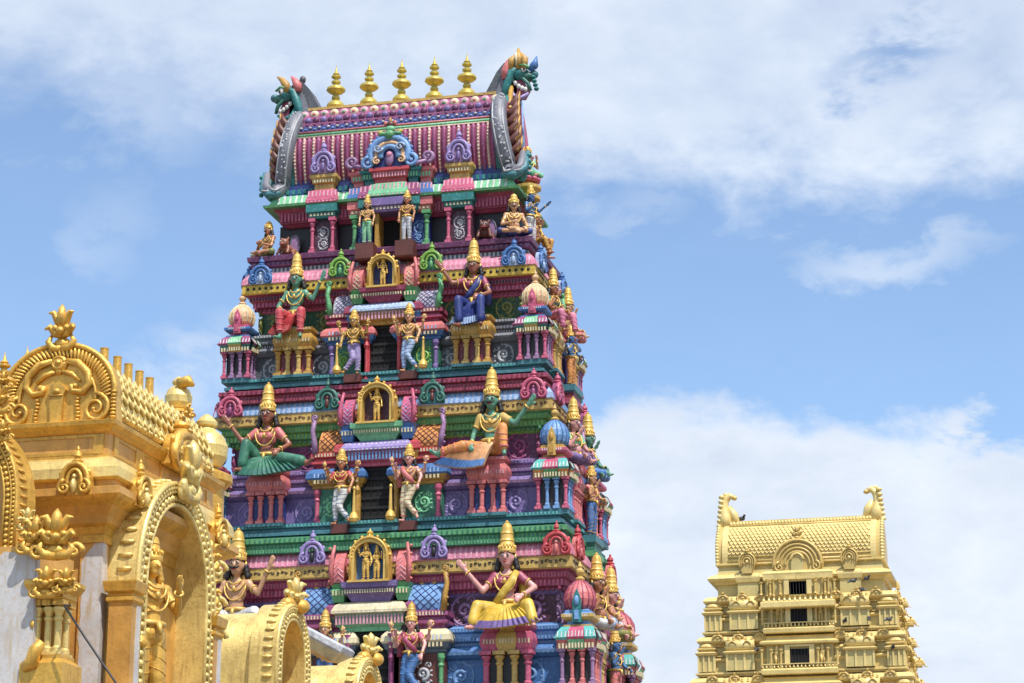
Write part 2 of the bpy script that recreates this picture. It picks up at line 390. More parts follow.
    for x, m in ((-.82,0),(-.28,1),(.28,1),(.82,0)):
        put('column', cm[m], e, (x*H, -H*.86, .012*h))
    for y in (-.28,.28,.82): put('column', cm[1 if y < .8 else 0], e, (H*.86, y*H, .012*h))
    return e
def pedestal(par, loc, h, W, c, rz=0):
    e = link('statue_pedestal', None, par, loc, rz); H = W/2
    b = MB()
    b.box(-H*.8, H*.8, -.3, .35, 0, .2*h, c['void'])
    for x0, x1, A, dd in ((-H,H,c['p1'],0),(-H*.34,H*.34,c['p2'],.045)):
        b.ring(x0, x1, -.42-dd, .35, [(-.02,.2*h,A),(0,.212*h,A),(.02,.222*h,A),(.045,.24*h,A),(.06,.255*h,A),(.06,.27*h,A),(.01,.30*h,A),(-.04,.31*h,A),(-.04,.322*h,A),(.02,.33*h,A),(.035,.35*h,A)])
        b.teeth(x0+.02, x1-.02, -.42-dd-.05, .243*h, .268*h, .02, .1, .45, c['pt'])
        b.teeth(x0+.02, x1-.02, -.42-dd-.025, .333*h, .348*h, .02, .1, .45, c['pt'])
    b.box(-H*1.05, H*1.05, -.5, .3, -.015*h, .005*h, c['base'])
    put('entablature', b, e)
    cm = column_mb(.2*h, .07*W, c['p1']).mesh('column')
    cm2 = column_mb(.2*h, .07*W, c['p2']).mesh('column')
    for x in (-.84,-.3,.3,.84): put('column', cm if abs(x) > .5 else cm2, e, (x*H, -.36, .005*h))
    return e
def arch_niche(par, loc, w, h, frame, back, lab=None):
    """gilded round-headed niche; returns its Empty"""
    e = link('arched_niche', None, par, loc)
    b = MB(); r = w/2
    op = [(r*.74*math.cos(PI*i/16), h*.52+h*.26*math.sin(PI*i/16)) for i in range(17)]
    outer = [(r*1.0*math.cos(PI*i/16), h*.50+h*.40*math.sin(PI*i/16)) for i in range(17)]
    O = [(r, 0)]+outer+[(-r, 0)]; I = [(r*.74, 0)]+op+[(-r*.74, 0)]
    n = len(O); vs = [(x, -.14, z) for x, z in O]+[(x, -.14, z) for x, z in I]+[(x, .3, z) for x, z in O]+[(x, .3, z) for x, z in I]
    fs = []
    for i in range(n-1):
        fs += [(i, n+i, n+i+1, i+1)[::-1], (i, i+1, 2*n+i+1, 2*n+i)[::-1], (n+i, 3*n+i, 3*n+i+1, n+i+1)[::-1]]
    b.add(vs, [f[::-1] for f in fs], frame)
    b.tube([(x*.93, -.16, z*.97) for x, z in O], .035, frame, 6)
    b.beads([(x*.86, -.15, z*.95) for x, z in O[1:-1]], .032, frame)
    for i in range(0, 17, 2): b.ball((outer[i][0]*1.04, -.05, outer[i][1]*1.02), (.05, .08, .06), frame, 6, 4)
    b.lathe((0,-.02,h*.88), [(w*.08,0),(w*.1,h*.03),(w*.05,h*.06),(w*.09,h*.1),(w*.03,h*.15),(.004,h*.19)], frame, 8)
    b.box(-r*1.05, r*1.05, -.2, .3, -.06, .0, frame)
    put('arch', b, e)
    b = MB(); b.extr([(r*.8,0)]+[(x*1.08,z*1.02) for x, z in op]+[(-r*.8,0)], .16, .28, back); put('back_panel', b, e)
    return e
def vault(mb, x0, x1, z0, z1, yf, mat, lat):
    """half barrel vault seen from the front: bulging face between two levels, from y=yf back"""
    n = 8; pr = []
    for k in range(n+1):
        t = k/n; pr.append((yf + .55*t**2.2 - .10*math.sin(PI*t), z0+(z1-z0)*t))
    m = n+1
    vs = [(x0, y, z) for y, z in pr]+[(x1, y, z) for y, z in pr]+[(x0, yf+.9, z0), (x1, yf+.9, z0), (x0, yf+.9, z1), (x1, yf+.9, z1)]
    fs = [(i, m+i, m+i+1, i+1) for i in range(n)]
    fs.append(tuple([2*m, *range(0, m), 2*m+2])); fs.append(tuple([2*m+1, 2*m+3, *range(2*m-1, m-1, -1)])); fs.append((n, 2*m-1, 2*m+3, 2*m+2))
    mb.add(vs, fs, mat)
    w = x1-x0; st = max(.16, w/4)
    N_ = int(round(w/st)); st = w/N_
    for s in (1, -1):
        for i in range(-N_*2, N_*2+1):
            pts = []
            for k in range(n+1):
                t = k/n; x = (x0+st*i+(z1-z0)*t*1.1*s)
                if x0 <= x <= x1: pts.append((x, pr[k][0]-.008, pr[k][1]))
            if len(pts) > 1: mb.tube(pts, .013, lat, 4, False)
def makara(mb, x, z0, z1, y, mat, sg):
    """upright scroll standing at the end of a vault"""
    mb.tube([(x, y, z0), (x+sg*.03, y-.03, z0+(z1-z0)*.3), (x+sg*.10, y-.02, z0+(z1-z0)*.6), (x+sg*.04, y, z0+(z1-z0)*.85)], [.10,.09,.075,.07], mat, 7)
    mb.spiral((x+sg*.02, z0+(z1-z0)*.92), .11, 1.1, .05, mat, y-.02, a0=-PI/2, sgn=sg, n=10)
    for k in range(5): mb.ball((x+sg*.11, y-.02, z0+(z1-z0)*(.12+.16*k)), (.05,.05,.045), mat, 6, 4)

# ------------------------------------------------------------------ the painted gopuram
XC, YC = -21.08, 71.4
def half_a(z): return 4.36+.140*(26.5-z)
def half_b(z): return 1.9+.095*(26.5-z)
def zc_px(py): # height of something on the front plane at the tower's centre line
    Y = 69.
    for _ in range(20):
        z = at(385, py, Y).z; Y = YC-half_b(z)
    return z
tower = thing('temple_tower', 'tall painted gateway tower with stacked storeys of statues and barrel roof, left of centre', 'tower', (XC, YC, 0))
SC = [
 dict(e1='teal', k1='magenta', e2='goldy', k2='mint', n1='blue', n2='rose', dome='peach', rib='cream', plaque='rose', c1='rose', c2='mauve', base='tealdark', fin='peach'),
 dict(e1='orange', k1='aqua', e2='green', k2='rose', n1='rose', n2='gold', dome='sky', rib='blue', plaque='goldy', c1='rose', c2='sky', base='tealdark'),
 dict(e1='coral', k1='aqua', e2='mint', k2='rose', n1='goldy', n2='sky', dome='coral', rib='crimson', plaque='teal', c1='mauve', c2='coral', base='tealdark'),
 dict(e1='orange', k1='blue', e2='mint', k2='rose', n1='rose', n2='goldy', dome='mint', rib='teal', plaque='coral', c1='sky', c2='rose', base='tealdark')]
TP = [
 dict(strip='yellow', stripd='black', kap='pink', kapl='palepink', s1='crimson', s2='rose', uw='darkgreen', usw='olive', m1='grey', m2='darkgrey', lw='darkgrey', lsw='silver', base='tealdark', l1='darkred', l2='crimson',
      p1='gold', p2='goldy', pt='cream', void='darkred', kin='lime', kinb='bottle', kout='blue', koutb='paleblue',
      jamb='red', niche='gilt', nback='navy', nside='coral', nlat='cream', b1='crimson', b2='green', lk='paleblue', lk2='gold', va='silver', vl='purple', vm='crimson', ck='coral', ce='blue', panel='bottle', psw='lime', pil='purple', mak='green', bst='brown'),
 dict(strip='goldy', stripd='brown', kap='paleblue', kapl='sky', s1='green', s2='lime', uw='plum', usw='magenta', m1='purple', m2='mauve', lw='purple', lsw='lilac', base='tealdark', l1='bottle', l2='green',
      p1='coral', p2='coral', pt='palepink', void='navy', kin='seagreen', kinb='teal', kout='rose', koutb='magenta',
      jamb='gold', niche='gilt', nback='deepplum', nside='rose', nlat='lilac', b1='mint', b2='blue', lk='lilac', lk2='rose', va='orange', vl='brown', vm='red', ck='blue', ce='gold', panel='bottle', psw='mint', pil='rose', mak='mauve', bst='brown'),
 dict(strip='goldy', stripd='black', kap='pink', kapl='palepink', s0='purple', s1='crimson', s2='rose', uw='deepplum', usw='mauve', m1='blue', m2='sky', lw='blue', lsw='sky', base='tealdark', l1='orange', l2='peach',
      p1='rose', p2='goldy', pt='cream', void='black', kin='lilac', kinb='purple', kout='red', koutb='coral',
      jamb='magenta', niche='gilt', nback='blue', nside='coral', nlat='palepink', b1='purple', b2='green', lk='cream', lk2='mint', va='sky', vl='navy', vm='magenta', ck='cream', ce='steel', panel='brown', psw='silver', pil='green', mak='gold', bst='brown'),
 dict(strip='goldy', stripd='brown', kap='mint', kapl='white', s1='orange', s2='peach', uw='darkgreen', usw='mint', m1='rose', m2='pink', lw='crimson', lsw='palepink', base='tealdark', l1='blue', l2='sky',
      p1='sky', p2='gold', pt='white', void='navy', kin='coral', kinb='red', kout='aqua', koutb='teal',
      jamb='gold', niche='gilt', nback='deepplum', nside='purple', nlat='lilac', b1='coral', b2='blue', lk='aqua', lk2='rose', va='mint', vl='green', vm='orange', ck='purple', ce='gold', panel='purple', psw='lilac', pil='coral', mak='blue', bst='brown')]
ZC = [zc_px(y) for y in (280.5, 413.5, 569.0, 752.0)]
ZC.append(ZC[3]-5.6)
FRONTS = []   # what the statues stand on: (tier, anchor points)
RS = MX.Rotation(PI/2, 4, 'Z'); LS = MX.Rotation(-PI/2, 4, 'Z')
def tier(k):
    c = TP[k]; s = SC[k]; zc = ZC[k]; h = zc-ZC[k+1]; g = .140*h; gb = .095*h
    a, b_ = half_a(zc), half_b(zc)
    Z = lambda t: zc-t*h
    wl = -.12
    mb = MB()
    mb.ring(-a, a, -b_, b_, [(g-.05, Z(.885), c['l1']), (g-.02, Z(.88), c['l1']), (g-.02, Z(.855), c['l1']), (g-.12, Z(.85), c['l2']), (g-.12, Z(.825), c['l2']), (g-.03, Z(.815), c['l1']), (g-.03, Z(.785), c['l2']), (g-.28, Z(.77), c['l1']),
        (g-.16, Z(.765), c['base']), (g-.16, Z(.745), c['base']), (g-.30, Z(.735), c['base']), (g-.30, Z(.72), c['base']), (g-.2, Z(.715), c['base']), (g-.2, Z(.692), c['base']), (wl, Z(.688), c['base']),
        (wl, Z(.51), c['lw']), (wl+.1, Z(.505), c['m1']), (wl+.2, Z(.488), c['m1']), (wl+.22, Z(.47), c['m2']), (wl+.16, Z(.45), c['m1']), (wl+.03, Z(.435), c['m1']), (wl+.03, Z(.42), c['m2']), (wl+.15, Z(.415), c['m1']), (wl+.15, Z(.395), c['m1']),
        (wl, Z(.39), c['m2']), (wl, Z(.37), c['m2']), (wl+.08, Z(.362), c['m1']), (wl+.08, Z(.342), c['m1']), (-.32, Z(.325), c['m2']), (-.42, Z(.315), c['m1']), (-.42, Z(.15), c['uw'])])
    for M, aa, bb in ((MX(), a, b_), (RS, b_, a), (LS, b_, a)):
        mb.M = M
        mb.teeth(-aa-g+.1, aa+g-.1, -bb-g+.12, Z(.848), Z(.828), .02, .13, .5, c['l1'])
        mb.teeth(-aa, aa, -bb-wl-.2, Z(.487), Z(.47), .02, .15, .45, c['m2'] if c['m2'] != c['m1'] else 'white', -bb-wl-.22)
        mb.teeth(-aa, aa, -bb-wl-.15, Z(.413), Z(.397), .02, .11, .45, c['m2'])
        mb.teeth(-aa, aa, -bb-wl-.08, Z(.36), Z(.345), .02, .10, .5, c['lsw'])
        mb.teeth(-aa-g+.3, aa+g-.3, -bb-g+.2, Z(.712), Z(.696), .015, .12, .4, 'aqua')
        mb.teeth(-aa-g+.1, aa+g-.1, -bb-g+.03, Z(.812), Z(.79), .012, .16, .35, c['l1'] if c['l1'] != c['l2'] else 'cream')
        mb.teeth(-aa-g+.1, aa+g-.1, -bb-g+.02, Z(.878), Z(.858), .012, .10, .45, c['l2'])
        mb.teeth(-aa, aa, -bb-wl-.05, Z(.437), Z(.422), .015, .08, .5, c['lsw'])
        for x in (.45, .80):
            for sg in (1, -1):
                if M == MX() or x > .7:
                    swirl(mb, sg*aa*x, Z(.235), .39*h/4.9, -bb+.42, c['usw'], sg)
                    swirl(mb, sg*aa*x, Z(.60), .38*h/4.9, -bb-wl, c['lsw'], -sg)
                    mb.extr([(sg*aa*x-.36*h/4.9, Z(.685)), (sg*aa*x+.36*h/4.9, Z(.685)), (sg*aa*x+.36*h/4.9, Z(.515)), (sg*aa*x-.36*h/4.9, Z(.515))], -bb-wl-.012, -bb-wl+.02, c['lw'])
    mb.M = MX()
    put('storey_wall', mb, tower)
    mb = MB()
    mb.ring(-a, a, -b_, b_, [(-.44, Z(.165), c.get('s0', c['s1'])), (-.36, Z(.155), c.get('s0', c['s2'])), (-.36, Z(.138), c.get('s0', c['s2'])), (-.32, Z(.128), c['s1']), (-.2, Z(.124), c['s1']), (-.2, Z(.085), c['s1']), (-.1, Z(.082), c['s2']), (-.08, Z(.05), c['s1']), (.04, Z(.04), c['s1']),
        (.1, Z(.032), c['strip']), (.1, Z(-.03), c['strip']), (.12, Z(-.03), c['strip']), (.13, Z(-.034), c['kap']), (.10, Z(-.07), c['kap']), (.0, Z(-.105), c['kap']), (-.12, Z(-.13), c['kap'])])
    for M, aa, bb in ((MX(), a, b_), (RS, b_, a), (LS, b_, a)):
        mb.M = M
        mb.teeth(-aa+.2, aa-.2, -bb+.2, Z(.122), Z(.088), .03, .13, .5, c['s2'])
        mb.teeth(-aa, aa, -bb+.32, Z(.146), Z(.13), .03, .16, .5, c['s1'])
        mb.teeth(-aa+.1, aa-.1, -bb+.09, Z(.078), Z(.053), .015, .1, .45, c['stripd'] if k == 0 else c['s2'])
        mb.teeth(-aa, aa, -bb-.13, Z(-.036), Z(-.07), .012, .17, .35, c['kapl'], -bb-.10); mb.teeth(-aa, aa, -bb-.10, Z(-.07), Z(-.104), .012, .17, .35, c['kapl'], -bb)
        n = int(2*aa/(.2 if k == 0 else .145))
        for i in range(n):
            x = -aa+.1+2*(aa-.1)*i/(n-1)
            if k in (0,): mb.ball((x, -bb-.1, Z(0)), (.055, .03, .055), c['stripd'], 6, 4)
            else: mb.spiral((x, Z(0)), .062, .9, .02, c['stripd'], -bb-.1, a0=i*2.1, n=6)
    mb.M = MX()
    put('cornice', mb, tower)
    # small horseshoe gables on the cornice
    sc = h/4.9
    kin = kudu_mb(.78*sc**.5, 1.0*sc**.5, c['kin'], c['kinb'], c['stripd'] if k else 'green').mesh('gable_ornament')
    kout = kudu_mb(.80*sc**.5, .98*sc**.5, c['kout'], c['koutb'], c['koutb']).mesh('gable_ornament')
    for sg in (1, -1):
        put('gable_ornament', kin, tower, (sg*.318*a, -b_-.16, Z(-.04)))
        put('gable_ornament', kout, tower, (sg*(a-(.55,.45,.35,.4)[k]), -b_-.16, Z(-.03)))
        put('gable_ornament', kout, tower, (a+.16, sg*(b_-.6), Z(-.03)), PI/2)
        put('gable_ornament', kout, tower, (-a-.16, sg*(b_-.6), Z(-.03)), -PI/2)
    # corner shrines
    W = 1.02*sc**.6
    ap, bp = a+(.58, .68, .86, .8)[k]-W/2, b_+.50-W/2
    shrine_parts(tower, 'corner_shrine', (ap, -bp, Z(.69)), 0, h, W, s)
    shrine_parts(tower, 'corner_shrine', (-ap, -bp, Z(.69)), 0, h, W, s)
    shrine_parts(tower, 'corner_shrine', (ap, bp, Z(.69)), 0, h, W, s)
    # pedestals
    pw = (1.2, 1.16, 1.5, 1.6)[k]; px_ = (.615, .66, .705, .72)[k]
    for sg in (1, -1): pedestal(tower, (sg*px_*a, -b_-.1, Z(.69)), h, pw, c)
    for yy in (-1.0, 1.35): pedestal(tower, (a+.15, yy, Z(.69)), h, 1.0, c, PI/2)
    # side bay in the middle of the end wall
    mb = MB(); mb.M = RS
    mb.ring(-.55, .75, -a-.42, -a+.2, [(0,Z(.76),c['base']),(0,Z(.69),c['base']),(-.08,Z(.69),c['panel']),(-.08,Z(.47),c['pil']),(.02,Z(.46),c['ce']),(.1,Z(.41),c['ce']),(.14,Z(.40),c['ck']),(.02,Z(.345),c['ck']),(-.05,Z(.34),c['vm']),(.08,Z(.32),c['vm']),(.08,Z(.28),c['vm']),(-.05,Z(.27),c['va'])])
    vault(mb, -.5, .7, Z(.27), Z(.06), -a-.34, c['va'], c['vl'])
    makara(mb, -.6, Z(.27), Z(-.02), -a-.3, c['mak'], -1); makara(mb, .8, Z(.27), Z(-.02), -a-.3, c['mak'], 1)
    mb.ring(-.5, .7, -a-.98, -a, [(-.1,Z(.90),c['l1']),(0,Z(.88),c['l1']),(0,Z(.85),c['l2']),(-.06,Z(.84),c['l1']),(-.06,Z(.80),c['l1']),(0,Z(.79),c['base']),(0,Z(.745),c['base'])])
    for x in (-.42, .62): mb.lathe((x, -a-.45, Z(.69)), [(.08,0),(.08,.1),(.055,.14),(.055,.2*h*.7),(.09,.2*h*.8),(.1,.2*h)], c['pil'], 8)
    mb.teeth(-.5, .7, -a-.52, Z(.45), Z(.415), .03, .12, .5, 'cream')
    mb.M = MX(); put('side_bay', mb, tower)
    # ---- central bay
    u = sc; F = -b_
    cb = link('central_bay', None, tower, (0, F, 0))
    dw = (.45, .54, .58, .6)[k]                   # half width of the doorway
    xb = .38*a
    mb = MB()
    for sg in (1, -1):
        X0, X1 = sorted((sg*(dw+.02), sg*xb)); 
        mb.ring(X0, X1, -.22, .3, [(.16,Z(.765),c['base']),(.16,Z(.74),c['base']),(.04,Z(.73),c['base']),(.04,Z(.715),c['base']),(.12,Z(.71),c['base']),(.12,Z(.69),c['base']),(0,Z(.685),c['base']),(0,Z(.475),c['panel']),
            (.06,Z(.47),c['ce']),(.06,Z(.455),c['ce']),(.12,Z(.45),c['ce']),(.2,Z(.42),c['ce']),(.24,Z(.41),c['ck']),(.22,Z(.38),c['ck']),(.1,Z(.35),c['ck']),(-.02,Z(.342),c['ck']),(-.02,Z(.325),c['vm']),(.1,Z(.315),c['vm']),(.1,Z(.30),c['vm']),(.02,Z(.295),c['vm']),(.02,Z(.28),c['vm']),(.12,Z(.275),c['vm']),(.12,Z(.25),c['vm']),(0,Z(.24),c['vm'])])
        mb.teeth(X0, X1, -.42, Z(.445), Z(.422), .02, .12, .5, 'cream')
        mb.teeth(X0, X1, -.46, Z(.408), Z(.382), .01, .12, .3, 'paleblue', -.44)
        mb.teeth(X0, X1, -.34, Z(.272), Z(.253), .015, .1, .45, 'cream')
        xs = sg*(xb*.62+dw*.38)
        swirl(mb, sg*(.5*xb+.5*dw+.18), Z(.585), .3*u, -.22, c['psw'], sg)
        mb.lathe((sg*(xb-.1), -.26, Z(.685)), [(.1,0),(.1,.09),(.07,.13),(.07,.13*h),(.1,.14*h),(.07,.155*h),(.12,.18*h),(.12,.205*h)], c['pil'], 10)
    # lintel over the door: dentils, rolled eave
    mb.ring(-dw-.5, dw+.5, -.42, .25, [(-.14,Z(.345),c['lk2']),(-.12,Z(.325),c['lk2']),(-.02,Z(.315),c['lk2']),(.0,Z(.255),c['lk2']),(.1,Z(.25),c['lk']),(.1,Z(.235),c['lk']),(0,Z(.2),c['lk']),(-.14,Z(.185),c['lk'])])
    mb.teeth(-dw-.5, dw+.5, -.43, Z(.31), Z(.26), .03, .11, .5, c['kapl'])
    mb.teeth(-dw-.5, dw+.5, -.52, Z(.248), Z(.205), .01, .14, .35, 'white', -.43)
    for sg in (1, -1):
        X0, X1 = sorted((sg*(dw+.5), sg*(dw+.78)))
        mb.ring(X0, X1, -.36, .25, [(-.05,Z(.32),c['ce']),(.0,Z(.26),c['ce']),(.06,Z(.25),c['vm']),(.04,Z(.21),c['vm']),(-.08,Z(.19),c['vm'])])
    mb.ring(-dw-.22, dw+.22, -.5, .3, [(-.2,Z(.185),c['b1']),(-.1,Z(.155),c['b1']),(-.02,Z(.145),c['b1']),(-.02,Z(.12),c['b1']),(.06,Z(.11),c['b1']),(.08,Z(.08),c['b1'])])
    mb.teeth(-dw-.2, dw+.2, -.52, Z(.142), Z(.123), .015, .08, .5, 'cream')
    for sg in (1, -1):
        X0, X1 = sorted((sg*(dw+.22), sg*(dw+.62)))
        mb.ring(X0, X1, -.4, .3, [(-.05,Z(.185),c['b2']),(0,Z(.15),c['b2']),(.04,Z(.12),c['b2']),(-.03,Z(.11),c['b2']),(.05,Z(.085),c['b2'])])
        mb.teeth(X0, X1, -.44, Z(.148), Z(.122), .015, .1, .4, 'cream')
    put('entablature', mb, cb)
    for sg in (1, -1):
        mb = MB(); X0, X1 = sorted((sg*(dw+.58), sg*(xb-.12)))
        vault(mb, X0, X1, Z(.26), Z(.055), -.24, c['va'], c['vl'])
        makara(mb, sg*(xb-.02), Z(.25), Z(.0), -.3, c['mak'], sg)
        for q in (.3, .7): mb.lathe((X0+(X1-X0)*q, .15, Z(.09)), [(.09,-.05),(.1,.04),(.05,.08),(.08,.16),(.03,.22),(.04,.26),(.005,.34)], 'goldy' if k else 'coral', 8)
        put('small_vault', mb, cb)
        mb = MB(); X0, X1 = sorted((sg*(dw+.24), sg*(dw+.56)))
        vault(mb, X0, X1, Z(.08), Z(-.14), -.42, c['nside'], c['nlat'])
        mb.tube([(sg*(dw+.6), -.42, Z(.09)), (sg*(dw+.66), -.44, Z(.0)), (sg*(dw+.62), -.4, Z(-.07)), (sg*(dw+.56), -.36, Z(-.13))], [.07,.075,.065,.04], c['nside'], 7)
        for q in range(5): mb.ball((sg*(dw+.7), -.42, Z(.07-.045*q)), (.05,.05,.05), c['nside'], 6, 4)
        put('niche_vault', mb, cb)
    # doorway
    d = link('doorway', None, cb)
    mb = MB()
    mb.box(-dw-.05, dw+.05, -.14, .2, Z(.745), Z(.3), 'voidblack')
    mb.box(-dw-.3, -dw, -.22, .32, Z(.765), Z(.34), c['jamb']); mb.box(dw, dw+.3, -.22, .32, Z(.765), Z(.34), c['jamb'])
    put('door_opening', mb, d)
    for sg in (1, -1):
        mb = MB(); mb.box(sg*dw, sg*(dw+.16), -.30, -.16, Z(.765), Z(.36), c['jamb'])
        mb.lathe((sg*(dw+.09), -.33, Z(.765)), [(.09,0),(.1,.12),(.05,.18),(.05,.24*h),(.1,.27*h),(.06,.3*h),(.13,.34*h),(.13,.4*h)], c['jamb'], 8)
        put('door_jamb', mb, d)
    mb = MB()
    for i in range(5): mb.box(-dw+2*dw*(i+.5)/5-.005, -dw+2*dw*(i+.5)/5+.005, -.18, -.165, Z(.745), Z(.34), 'dark')
    for i in range(7): mb.box(-dw, dw, -.175, -.16, Z(.745)+.425*h*(i+.5)/7, Z(.765)+.425*h*(i+.5)/7+.012, 'dark')
    put('door_grille', mb, d)
    for sg in (1, -1):
        mb = MB(); dx = (.90, 1.08, 1.34, 1.4)[k]
        mb.ring(sg*dx-.27, sg*dx+.27, -.66, .1, [(-.03,Z(.775),c['bst']),(0,Z(.77),c['bst']),(0,Z(.715),c['bst'])])
        put('statue_ledge', mb, cb)
    # niche above the door
    nw = (.95, 1.18, 1.24, 1.3)[k]; nh = (1.15, 1.38, 1.48, 1.5)[k]
    arch_niche(cb, (0, -.45, Z(.075)), nw, nh, c['niche'], c['nback'])
    return dict(Z=Z, a=a, b=b_, h=h, wl=wl, g=g)
TI = [tier(k) for k in range(4)]
# plain lower storeys down to the ground (below the picture)
mb = MB(); zb = ZC[4]
mb.ring(-half_a(zb), half_a(zb), -half_b(zb), half_b(zb), [(.9,0,'grey'),(.9,.6,'grey'),(.6,.8,'grey'),(.6,zb*.45,'grey'),(.9,zb*.5,'grey'),(.5,zb*.55,'grey'),(.4,zb*.85,'grey'),(.75,zb*.9,'peach'),(.5,zb,'coral')])
put('granite_base', mb, tower)

# ------------------------------------------------------------------ top storey and barrel roof
yF = lambda z: half_b(z)
def zpy(py, Yd): return at(385, py, YC+Yd).z
zl0 = ZC[0]+.1*4.3                    # top of the uppermost cornice
zled_b, zled_t = zc_px(258), zc_px(247)
zeb, zet, zk = zc_px(199.5), zc_px(185.5), zc_px(213)
at_, bt_ = 4.5, 1.95
mb = MB()
mb.ring(-at_, at_, -bt_, bt_, [(.25,ZC[0]+.36,'teal'),(.22,ZC[0]+.40,'pink'),(.12,ZC[0]+.52,'teal'),(.12,zled_b-.22,'teal'),(.02,zled_b-.2,'grey'),(.02,zled_b-.03,'steel'),(.14,zled_b,'plum'),(.16,zled_b+.06,'plum'),(.1,zled_b+.08,'mauve'),(.1,zled_b+.15,'mauve'),(.2,zled_b+.18,'plum'),(.22,zled_t-.05,'plum'),(.12,zled_t,'plum'),(-.3,zled_t+.01,'plum')])
for M, aa, bb in ((MX(), at_, bt_), (RS, bt_, at_), (LS, bt_, at_)):
    mb.M = M
    mb.teeth(-aa, aa, -bb-.1, zled_b+.085, zled_b+.145, .03, .16, .5, 'plum')
    mb.teeth(-aa, aa, -bb-.02, zled_b-.19, zled_b-.05, .03, .14, .45, 'silver')
mb.M = MX(); put('floor_ledge', mb, tower)
mb = MB()
mb.ring(-3.9, 3.9, -1.35, 1.5, [(0,zled_t-.02,'blackish'),(0,zk,'blackish')])
mb.ring(-3.75, 3.75, -1.55, 1.6, [(-.1,zk-.1,'crimson'),(.0,zk-.02,'crimson'),(.06,zk,'crimson'),(.12,zeb-.12,'crimson'),(.18,zeb-.1,'rose'),(.26,zeb,'crimson')])
mb.teeth(-3.8, 3.8, -1.67, zk+.04, zeb-.14, .03, .12, .5, 'rose')
mb.M = RS; mb.teeth(-1.5, 1.5, -3.87, zk+.04, zeb-.14, .03, .12, .5, 'rose'); mb.M = MX()
put('storey_wall', mb, tower)
mb = MB()
mb.ring(-3.75, 3.75, -1.55, 1.6, [(.2,zeb-.02,'green'),(.50,zeb-.02,'green'),(.52,zeb+.06,'green'),(.38,zeb+.08,'mint'),(.22,zet-.08,'mint'),(.02,zet,'mint'),(-.06,zet+.01,'blue'),(-.02,zet+.22,'blue'),(-.02,zet+.34,'navy'),(-.12,zet+.36,'blue')])
mb.teeth(-3.9, 3.9, -1.93, zeb+.08, zet-.08, .012, .2, .3, 'white', -1.77)
mb.teeth(-3.7, 3.7, -1.57, zet+.05, zet+.2, .02, .2, .5, 'teal')
put('cornice', mb, tower)
# projecting bays of the top storey
def bay(name, x0, x1, fr, kcol, ecol, door=False):
    mb = MB()
    mb.ring(x0, x1, fr, -1.2, [(0,zk-.02,ecol),(.03,zk+.04,ecol),(.03,zk+.14,ecol),(.1,zk+.18,ecol),(.1,zeb-.04,ecol),(.0,zeb,ecol),(.12,zeb+.02,kcol),(.12,zeb+.1,kcol),(.02,zet-.05,kcol),(-.1,zet+.02,kcol)])
    mb.teeth(x0, x1, fr-.03, zk+.05, zk+.13, .03, .12, .5, 'cream')
    mb.teeth(x0-.1, x1+.1, fr-.12, zeb+.03, zet-.05, .01, .13, .35, 'palepink', fr-.02)
    return put(name, mb, tower)
for sg in (1, -1):
    x = sg*2.27
    bay('bay_entablature', x-.42, x+.42, -1.98, 'rose', 'teal')
    mb = MB(); mb.box(x-.42, x+.42, -1.8, -1.3, zled_t, zk, 'deepplum')
    swirl(mb, x, (zled_t+zk)/2+.12, .2, -1.8, 'silver', sg); swirl(mb, x, (zled_t+zk)/2-.25, .18, -1.8, 'silver', -sg)
    put('relief_panel', mb, tower)
    cm = column_mb(zk-zled_t, .065, 'rose').mesh('column')
    for q in (-.34, .34): put('column', cm, tower, (x+q, -1.9, zled_t))
    mb = MB(); zz = zet+.02
    mb.ring(x-.34, x+.34, -1.85, -1.2, [(-.02,zz,'goldy'),(-.02,zz+.2,'goldy'),(.04,zz+.22,'gold'),(.06,zz+.36,'goldy'),(.12,zz+.4,'goldy'),(.12,zz+.5,'goldy'),(0,zz+.52,'goldy')])
    mb.teeth(x-.34, x+.34, -1.91, zz+.24, zz+.35, .03, .1, .5, 'cream')
    put('bay_cap', mb, tower)
    put('gable_ornament', kudu_mb(.82, 1.15, 'lilac', 'mauve', 'purple'), tower, (x, -1.95, zz+.52))
zz = zet+.02
for x0, x1, fr, kc, ec, cc in ((-1.32,-.92,-1.9,'blue','coral','coral'), (-.92,-.55,-2.0,'magenta','teal','teal'), (-.55,.55,-2.12,'mint','purple','red'), (.55,.92,-2.0,'magenta','teal','teal'), (.92,1.32,-1.9,'blue','coral','coral')):
    bay('bay_entablature', x0, x1, fr, kc, ec)
    mb = MB()
    mb.ring(x0, x1, fr+.12, -1.2, [(-.03,zz,cc),(-.03,zz+.16,cc),(.03,zz+.18,cc),(.05,zz+.36,cc),(.12,zz+.4,cc),(.12,zz+.5,cc),(0,zz+.52,cc)])
    mb.teeth(x0, x1, fr+.12-.04, zz+.2, zz+.35, .03, .1, .5, 'palepink' if cc == 'red' else 'mint')
    put('bay_cap', mb, tower)
for sg in (1, -1):
    mb = MB(); mb.box(sg*.62, sg*1.25, -1.75, -1.3, zled_t, zk, 'navy')
    swirl(mb, sg*.93, (zled_t+zk)/2+.1, .2, -1.75, 'sky', sg); swirl(mb, sg*.93, (zled_t+zk)/2-.25, .17, -1.75, 'sky', -sg)
    put('relief_panel', mb, tower)
    put('column', column_mb(zk-zled_t, .08, 'green'), tower, (sg*1.2, -1.85, zled_t))
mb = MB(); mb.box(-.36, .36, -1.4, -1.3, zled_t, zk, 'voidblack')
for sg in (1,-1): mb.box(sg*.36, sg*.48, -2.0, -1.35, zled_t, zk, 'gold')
put('doorway', mb, tower)
